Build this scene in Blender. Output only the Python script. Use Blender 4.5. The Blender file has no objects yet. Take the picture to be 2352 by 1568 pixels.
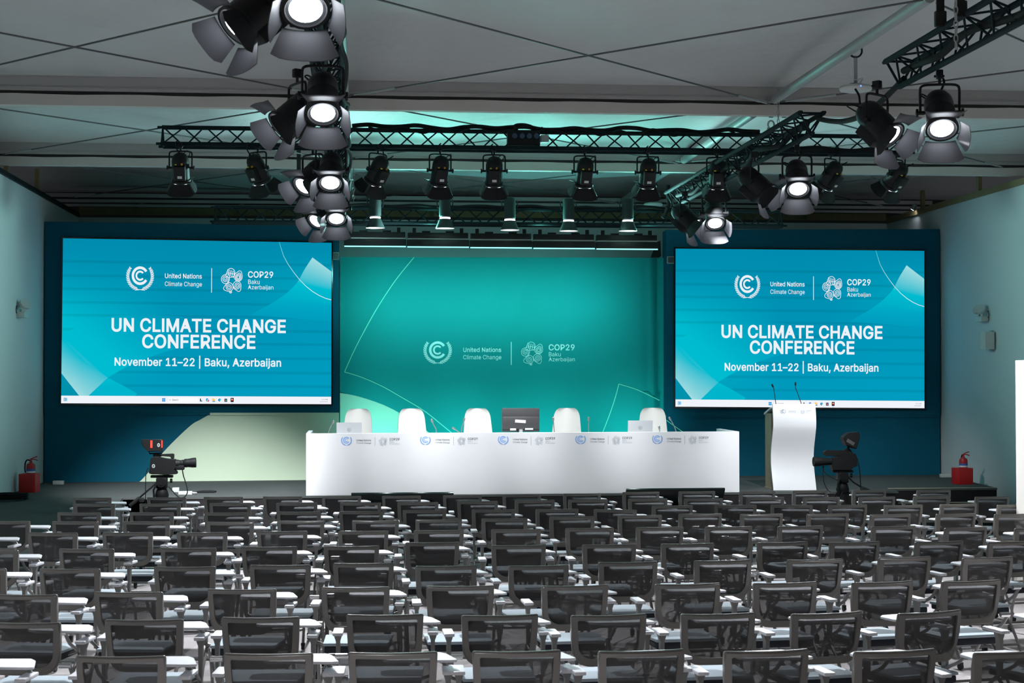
import bpy, bmesh, math, random
from mathutils import Vector as V, Matrix as M, Euler
random.seed(7)
sc = bpy.context.scene
COL = sc.collection
R = math.radians
PI = math.pi

# ------------------------------------------------------------------ camera
F, CX, CY = 3700.0, 1176.0, 784.0
TH, PH, RO = 0.0936, 0.0205, -0.00115
CAM = V((0, 0, 2.27))
fw = V((math.sin(TH)*math.cos(PH), math.cos(TH)*math.cos(PH), math.sin(PH)))
_r = V((math.cos(TH), -math.sin(TH), 0)); _u = _r.cross(fw)
rt = _r*math.cos(RO) + _u*math.sin(RO); up = _u*math.cos(RO) - _r*math.sin(RO)
cd = bpy.data.cameras.new('camera'); cam = bpy.data.objects.new('camera', cd); COL.objects.link(cam)
cd.sensor_width = 36; cd.lens = F/2352*36; cd.clip_end = 200
cam.matrix_world = M(((rt.x, up.x, -fw.x, CAM.x), (rt.y, up.y, -fw.y, CAM.y), (rt.z, up.z, -fw.z, CAM.z), (0, 0, 0, 1)))
sc.camera = cam
cd.dof.use_dof = True; cd.dof.focus_distance = 24; cd.dof.aperture_fstop = 8.0

def ray(x, y): return rt*((x-CX)/F) + up*((CY-y)/F) + fw
def pd(x, y, d): return CAM + ray(x, y)*d                  # photo point at an axis depth
def pz(x, y, z):                                           # photo point on a horizontal plane
    r = ray(x, y); return CAM + r*((z-CAM.z)/r.z)
def py(x, y, Y):                                           # photo point on a plane across the room
    r = ray(x, y); return CAM + r*((Y-CAM.y)/r.y)
def px_x(x, y, X):
    r = ray(x, y); return CAM + r*((X-CAM.x)/r.x)
class Plane:                                               # any plane: point + normal (normal towards the hall)
    def __init__(s, p, n): s.p = V(p); s.n = V(n).normalized()
    def at(s, x, y, lift=0):
        r = ray(x, y); t = (s.p-CAM).dot(s.n)/r.dot(s.n)
        return CAM + r*t + s.n*lift
def vplane(a, b):                                          # vertical plane through two points, facing the hall
    d = (V(b)-V(a)); n = V((d.y, -d.x, 0)); return Plane(a, n if n.y < 0 else -n)

# ------------------------------------------------------------------ materials
def srgb(r, g, b):
    f = lambda c: (c/255/12.92) if c/255 <= .04045 else ((c/255+.055)/1.055)**2.4
    return (f(r), f(g), f(b))
def mat(name, col, rough=.6, metal=0, emit=None, es=1, bump=0, bscale=20, vary=0, vscale=5, spec=.5):
    m = bpy.data.materials.new(name); m.use_nodes = True; nt = m.node_tree; b = nt.nodes['Principled BSDF']
    b.inputs['Base Color'].default_value = (*col, 1); b.inputs['Roughness'].default_value = rough
    b.inputs['Metallic'].default_value = metal; b.inputs['Specular IOR Level'].default_value = spec
    if emit: b.inputs['Emission Color'].default_value = (*emit, 1); b.inputs['Emission Strength'].default_value = es
    if bump or vary:
        tc = nt.nodes.new('ShaderNodeTexCoord')
    if bump:
        n = nt.nodes.new('ShaderNodeTexNoise'); n.inputs['Scale'].default_value = bscale; n.inputs['Detail'].default_value = 4
        bp = nt.nodes.new('ShaderNodeBump'); bp.inputs['Strength'].default_value = bump; bp.inputs['Distance'].default_value = .05
        nt.links.new(tc.outputs['Object'], n.inputs['Vector']); nt.links.new(n.outputs['Fac'], bp.inputs['Height'])
        nt.links.new(bp.outputs['Normal'], b.inputs['Normal'])
    if vary:
        n = nt.nodes.new('ShaderNodeTexNoise'); n.inputs['Scale'].default_value = vscale; n.inputs['Detail'].default_value = 5
        mx = nt.nodes.new('ShaderNodeMix'); mx.data_type = 'RGBA'
        mx.inputs[6].default_value = (*[c*(1-vary) for c in col], 1); mx.inputs[7].default_value = (*[min(1, c*(1+vary)) for c in col], 1)
        nt.links.new(tc.outputs['Object'], n.inputs['Vector']); nt.links.new(n.outputs['Fac'], mx.inputs['Factor'])
        nt.links.new(mx.outputs[2], b.inputs['Base Color'])
    return m
def emat(name, col, s=1):
    m = bpy.data.materials.new(name); m.use_nodes = True; nt = m.node_tree; nt.nodes.clear()
    e = nt.nodes.new('ShaderNodeEmission'); o = nt.nodes.new('ShaderNodeOutputMaterial')
    e.inputs['Color'].default_value = (*col, 1); e.inputs['Strength'].default_value = s
    nt.links.new(e.outputs[0], o.inputs[0]); return m
def vcol_emat(name):                                       # picture on a display: emits its own colour attribute
    m = bpy.data.materials.new(name); m.use_nodes = True; nt = m.node_tree; nt.nodes.clear()
    a = nt.nodes.new('ShaderNodeAttribute'); a.attribute_name = 'col'
    e = nt.nodes.new('ShaderNodeEmission'); o = nt.nodes.new('ShaderNodeOutputMaterial')
    nt.links.new(a.outputs['Color'], e.inputs['Color']); nt.links.new(e.outputs[0], o.inputs[0]); return m

MT = {
 'wall': mat('wall_white_fabric', (.62, .66, .66), .85, bump=.05, bscale=2),
 'membrane': mat('tent_membrane', (.56, .55, .55), .7, bump=.9, bscale=1.6, vary=.06, vscale=.6),
 'carpet_light': mat('floor_carpet_light_grey', (.46, .43, .43), .95, bump=.2, bscale=160, vary=.18, vscale=90, spec=.1),
 'carpet_dark': mat('stage_carpet_dark', (.085, .09, .088), .95, bump=.3, bscale=140, vary=.35, vscale=110, spec=.1),
 'black_cloth': mat('black_skirt', (.018, .016, .017), .9, vary=.3, vscale=12, spec=.2),
 'blue_panel': mat('petrol_blue_paint', (.010, .105, .165), .75, vary=.05, vscale=2, spec=0),
 'mint': mat('mint_paint', (.65, .77, .58), .7, vary=.03, vscale=2),
 'mint_line': mat('mint_print', (.30, .82, .62), .7),
 'teal': mat('teal_banner_fabric', (.004, .29, .285), .75, bump=.12, bscale=1.3, vary=.05, vscale=1.2, spec=.25),
 'white_print': mat('pale_print', (.86, .97, .93), .7),
 'white_lam': mat('white_laminate', (.80, .79, .81), .35, vary=.02, vscale=4),
 'white_up': mat('white_upholstery', (.85, .82, .78), .5),
 'black_metal': mat('black_powder_coat', (.007, .0075, .008), .55, spec=.3, vary=.3, vscale=30),
 'lamp_black': mat('lamp_black_paint', (.0055, .006, .007), .55, spec=.3, vary=.2, vscale=25),
 'door_in': mat('barn_door_paint', (.032, .032, .038), .55, .1),
 'truss_paint': mat('truss_dark_paint', (.010, .019, .022), .75, 0, spec=.1),
 'steel': mat('galvanised_steel', (.36, .38, .37), .5, .3, vary=.12, vscale=14),
 'alu': mat('beam_aluminium', (.42, .40, .39), .5, .1, vary=.05, vscale=3),
 'valance': mat('beam_pvc_strip', (.60, .56, .52), .6),  # paler copy of the beam colour, light from below put into it
 'groove': mat('beam_groove', (.03, .027, .026), .7),
 'cable': mat('steel_cable', (.10, .10, .10), .5, .5),
 'cord': mat('black_rubber_cable', (.010, .011, .011), .75, spec=.15),
 'white_cable': mat('white_cable', (.7, .7, .7), .5),
 'timber': mat('pale_timber', (.22, .17, .08), .75, vary=.2, vscale=9),
 'chair_frame': mat('chair_grey_plastic', (.175, .163, .150), .30),
 'seat_top': mat('seat_blue_grey_fabric', (.30, .36, .40), .85, bump=.1, bscale=200, vary=.1, vscale=60),
 'seat_side': mat('seat_navy_side', (.008, .012, .018), .8),
 'pad': mat('arm_pad_white_plastic', (.74, .74, .78), .4),
 'post': mat('arm_post_grey_plastic', (.22, .21, .20), .4, .1),
 'chrome': mat('chrome', (.75, .75, .76), .18, 1),
 'leg_metal': mat('chair_leg_silver', (.22, .21, .205), .4, .5),
 'rubber': mat('castor_black', (.015, .015, .015), .6),
 'tv_black': mat('monitor_black_gloss', (.006, .007, .009), .12),
 'plastic_dark': mat('dark_grey_plastic', (.055, .052, .055), .4),
 'silver': mat('silver_laptop_lid', (.62, .62, .64), .35, .2),
 'logo_grey': mat('logo_grey', (.30, .30, .31), .5),
 'mic': mat('microphone_silver', (.42, .40, .40), .3, .7),
 'wood': mat('podium_wood_veneer', (.36, .29, .20), .55, vary=.15, vscale=6),
 'red': mat('red_paint', (.42, .012, .014), .45),
 'red_box': mat('red_box_paint', (.48, .01, .012), .5),
 'label_white': mat('white_sticker', (.75, .75, .75), .6),
 'label_blue': mat('blue_sticker', (.03, .12, .45), .6),
 'plastic_white': mat('white_plastic', (.52, .54, .52), .45),
 'plastic_grey': mat('grey_plastic', (.33, .35, .34), .5),
 'glass': mat('lamp_clear_lens', (.5, .55, .55), .1),
 'orange': mat('orange_tag', (.75, .30, .02), .5),
 'yellow': mat('yellow_tag', (.75, .72, .05), .5),
 'nosing': mat('step_nosing', (.45, .42, .30), .5),
 'socket_blue': mat('blue_socket', (.01, .05, .11), .5),
 'desk_blue': mat('print_blue', (.20, .40, .80), .6),
 'desk_dark': mat('print_dark_grey', (.17, .17, .19), .6),
 'desk_pale': mat('print_pale_grey', (.50, .52, .56), .6),
 'pod_print': mat('print_faint', (.50, .53, .58), .6),
 'pale_wall': mat('white_partition_board', (.83, .78, .73), .6),
 'lens': emat('lamp_lens_glow', (.86, .92, 1.0), 30),
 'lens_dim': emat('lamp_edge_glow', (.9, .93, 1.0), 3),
 'led': emat('wash_bar_glow', (.25, .95, .95), 2.2),
 'tally': emat('tally_red', (1.0, .04, .03), 3.5),
 'blue_led': emat('status_led_blue', (.1, .2, 1.0), 3),
 'scr_white': emat('display_white', (.90, .95, 1.0), .93),
 'scr_img': vcol_emat('display_picture'),
}
m = bpy.data.materials.new('back_mesh_fabric'); m.use_nodes = True; nt = m.node_tree; b = nt.nodes['Principled BSDF']
b.inputs['Base Color'].default_value = (.035, .033, .034, 1); b.inputs['Roughness'].default_value = .7
tr = nt.nodes.new('ShaderNodeBsdfTransparent'); mx = nt.nodes.new('ShaderNodeMixShader'); mx.inputs[0].default_value = .88
nt.links.new(tr.outputs[0], mx.inputs[1]); nt.links.new(b.outputs[0], mx.inputs[2]); nt.links.new(mx.outputs[0], nt.nodes['Material Output'].inputs[0])
MT['mesh'] = m

# ------------------------------------------------------------------ mesh helpers
def bm_(): return bmesh.new()
def box(b, c, s, rot=None, bev=0, seg=2):
    mtx = M.Translation(V(c)) @ (rot.to_4x4() if rot else M.Identity(4)) @ M.Diagonal((s[0], s[1], s[2], 1))
    g = bmesh.ops.create_cube(b, size=1, matrix=mtx)
    if bev:
        es = list({e for v in g['verts'] for e in v.link_edges})
        bmesh.ops.bevel(b, geom=es, offset=bev, segments=seg, affect='EDGES', profile=.6)
def basis(d):
    d = V(d).normalized(); h = V((0, 0, 1)) if abs(d.z) < .95 else V((1, 0, 0))
    x = d.cross(h).normalized(); return x, d.cross(x).normalized(), d
def tube(b, pts, r, n=8, closed=False, caps=True):
    pts = [V(p) for p in pts]; rings = []; N = len(pts)
    px = None
    for i, p in enumerate(pts):
        if closed: d = pts[(i+1) % N]-pts[i-1]
        else: d = pts[min(i+1, N-1)]-pts[max(i-1, 0)]
        d.normalize()
        if px is None: px = basis(d)[0]
        x = (px-d*px.dot(d)).normalized(); y = d.cross(x); px = x
        rr = r[i] if isinstance(r, (list, tuple)) else r
        rings.append([b.verts.new(p + (x*math.cos(2*PI*k/n)+y*math.sin(2*PI*k/n))*rr) for k in range(n)])
    for i in range(N if closed else N-1):
        A, B = rings[i], rings[(i+1) % N]
        for k in range(n): b.faces.new((A[k], A[(k+1) % n], B[(k+1) % n], B[k]))
    if caps and not closed: b.faces.new(rings[0][::-1]); b.faces.new(rings[-1])
def lathe(b, prof, n=24, mtx=M.Identity(4)):               # profile of (radius, z) about z
    rings = []
    for r, z in prof:
        rings.append([b.verts.new(mtx @ V((r*math.cos(2*PI*k/n), r*math.sin(2*PI*k/n), z))) for k in range(n)] if r > 1e-6 else [b.verts.new(mtx @ V((0, 0, z)))])
    for A, B in zip(rings, rings[1:]):
        for k in range(n):
            k2 = (k+1) % n
            if len(A) == 1 and len(B) == 1: continue
            if len(A) == 1: b.faces.new((A[0], B[k], B[k2]))
            elif len(B) == 1: b.faces.new((A[k], A[k2], B[0]))
            else: b.faces.new((A[k], A[k2], B[k2], B[k]))
    if len(rings[0]) > 1: b.faces.new(rings[0][::-1])
    if len(rings[-1]) > 1: b.faces.new(rings[-1])
def extrude_poly(b, pts, h):                                # 3D polygon pts pushed by vector h
    A = [b.verts.new(V(p)) for p in pts]; B = [b.verts.new(V(p)+V(h)) for p in pts]; n = len(A)
    b.faces.new(A); b.faces.new(B[::-1])
    for i in range(n): b.faces.new((A[i], B[i], B[(i+1) % n], A[(i+1) % n]))
def obj(name, b, m, parent=None, smooth=35, loc=None):
    me = bpy.data.meshes.new(name)
    bmesh.ops.recalc_face_normals(b, faces=b.faces[:])
    b.to_mesh(me); b.free()
    for mm in (m if isinstance(m, list) else [m]): me.materials.append(MT[mm] if isinstance(mm, str) else mm)
    if smooth:
        for p in me.polygons: p.use_smooth = True
        me.set_sharp_from_angle(angle=R(smooth))
    o = bpy.data.objects.new(name, me); COL.objects.link(o)
    if loc is not None: o.location = loc
    if parent: o.parent = parent
    return o
def tag(o, label, cat, group=None, kind=None):
    if label: o['label'] = label
    if cat: o['category'] = cat
    if group: o['group'] = group
    if kind: o['kind'] = kind
    return o
def thing(name, label, cat, loc=(0, 0, 0), rz=0, group=None):
    o = bpy.data.objects.new(name, None); COL.objects.link(o); o.empty_display_size = .1
    o.location = loc; o.rotation_euler = (0, 0, rz); return tag(o, label, cat, group)
def struct(name, b, m, smooth=0):
    o = obj(name, b, m, None, smooth); o['kind'] = 'structure'; return o
def dup(root, loc, rz, label, group=None):
    r = root.copy(); COL.objects.link(r); r.location = loc; r.rotation_euler = (0, 0, rz); r['label'] = label
    if group: r['group'] = group
    for ch in root.children:
        c = ch.copy(); COL.objects.link(c); c.parent = r
        for g in ch.children:
            d = g.copy(); COL.objects.link(d); d.parent = c
    return r
ORD = ['first', 'second', 'third', 'fourth', 'fifth', 'sixth', 'seventh', 'eighth', 'ninth', 'tenth', 'eleventh', 'twelfth', 'thirteenth', 'fourteenth', 'fifteenth', 'sixteenth', 'seventeenth']

# ------------------------------------------------------------------ flat prints and lettering
class Print:
    """shapes given in photo pixels, laid on a plane of the room as a thin printed film"""
    def __init__(s, plane, lift=.004): s.pl = plane; s.b = bm_(); s.lift = lift; s.k = 0
    def poly(s, pts):
        s.k += 1; f = s.b.faces.new([s.b.verts.new(s.pl.at(x, y, s.lift+.00006*s.k)) for x, y in pts]); return f
    def line(s, pts, w):
        n = len(pts); L = []; s.k += 3; lf = s.lift+.00006*s.k
        for i in range(n):
            a = pts[max(i-1, 0)]; c = pts[min(i+1, n-1)]; dx, dy = c[0]-a[0], c[1]-a[1]; l = math.hypot(dx, dy) or 1
            nx, ny = -dy/l*w/2, dx/l*w/2; x, y = pts[i]
            L.append((s.b.verts.new(s.pl.at(x+nx, y+ny, lf)), s.b.verts.new(s.pl.at(x-nx, y-ny, lf))))
        for A, B in zip(L, L[1:]): s.b.faces.new((A[0], A[1], B[1], B[0]))
    def sector(s, f, cx, cy, r0, r1, a0, a1, n=32):
        P = [(math.cos(a0+(a1-a0)*i/n), math.sin(a0+(a1-a0)*i/n)) for i in range(n+1)]
        A = [s.b.verts.new(s.pl.at(*f(cx+r0*c, cy+r0*q), s.lift)) for c, q in P]
        B = [s.b.verts.new(s.pl.at(*f(cx+r1*c, cy+r1*q), s.lift)) for c, q in P]
        for i in range(n): s.b.faces.new((A[i], A[i+1], B[i+1], B[i]))
    def text(s, body, x0, x1, ytop, ybase, f=lambda x, y: (x, y), bold=0):
        vs, fs, capH, nf = text_mesh(body, bold)
        mnx = min(v[0] for v in vs); mxx = max(v[0] for v in vs)
        for n_, f_ in enumerate(fs):
            q = []; lf = s.lift+.000006*n_+(.0012 if n_ >= nf else 0)
            for i in f_:
                vx, vy = vs[i]
                q.append(s.b.verts.new(s.pl.at(*f(x0+(vx-mnx)/(mxx-mnx)*(x1-x0), ybase-(vy/capH)*(ybase-ytop)), lf)))
            try: s.b.faces.new(q)
            except ValueError: pass
    def done(s, name, m, parent, label=None):
        me = bpy.data.meshes.new(name); s.b.to_mesh(me); s.b.free()
        me.materials.append(MT[m] if isinstance(m, str) else m)
        o = bpy.data.objects.new(name, me); COL.objects.link(o); o.parent = parent
        if parent: o.matrix_parent_inverse = parent.matrix_basis.inverted()
        if label: o['label'] = label
        return o
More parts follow.
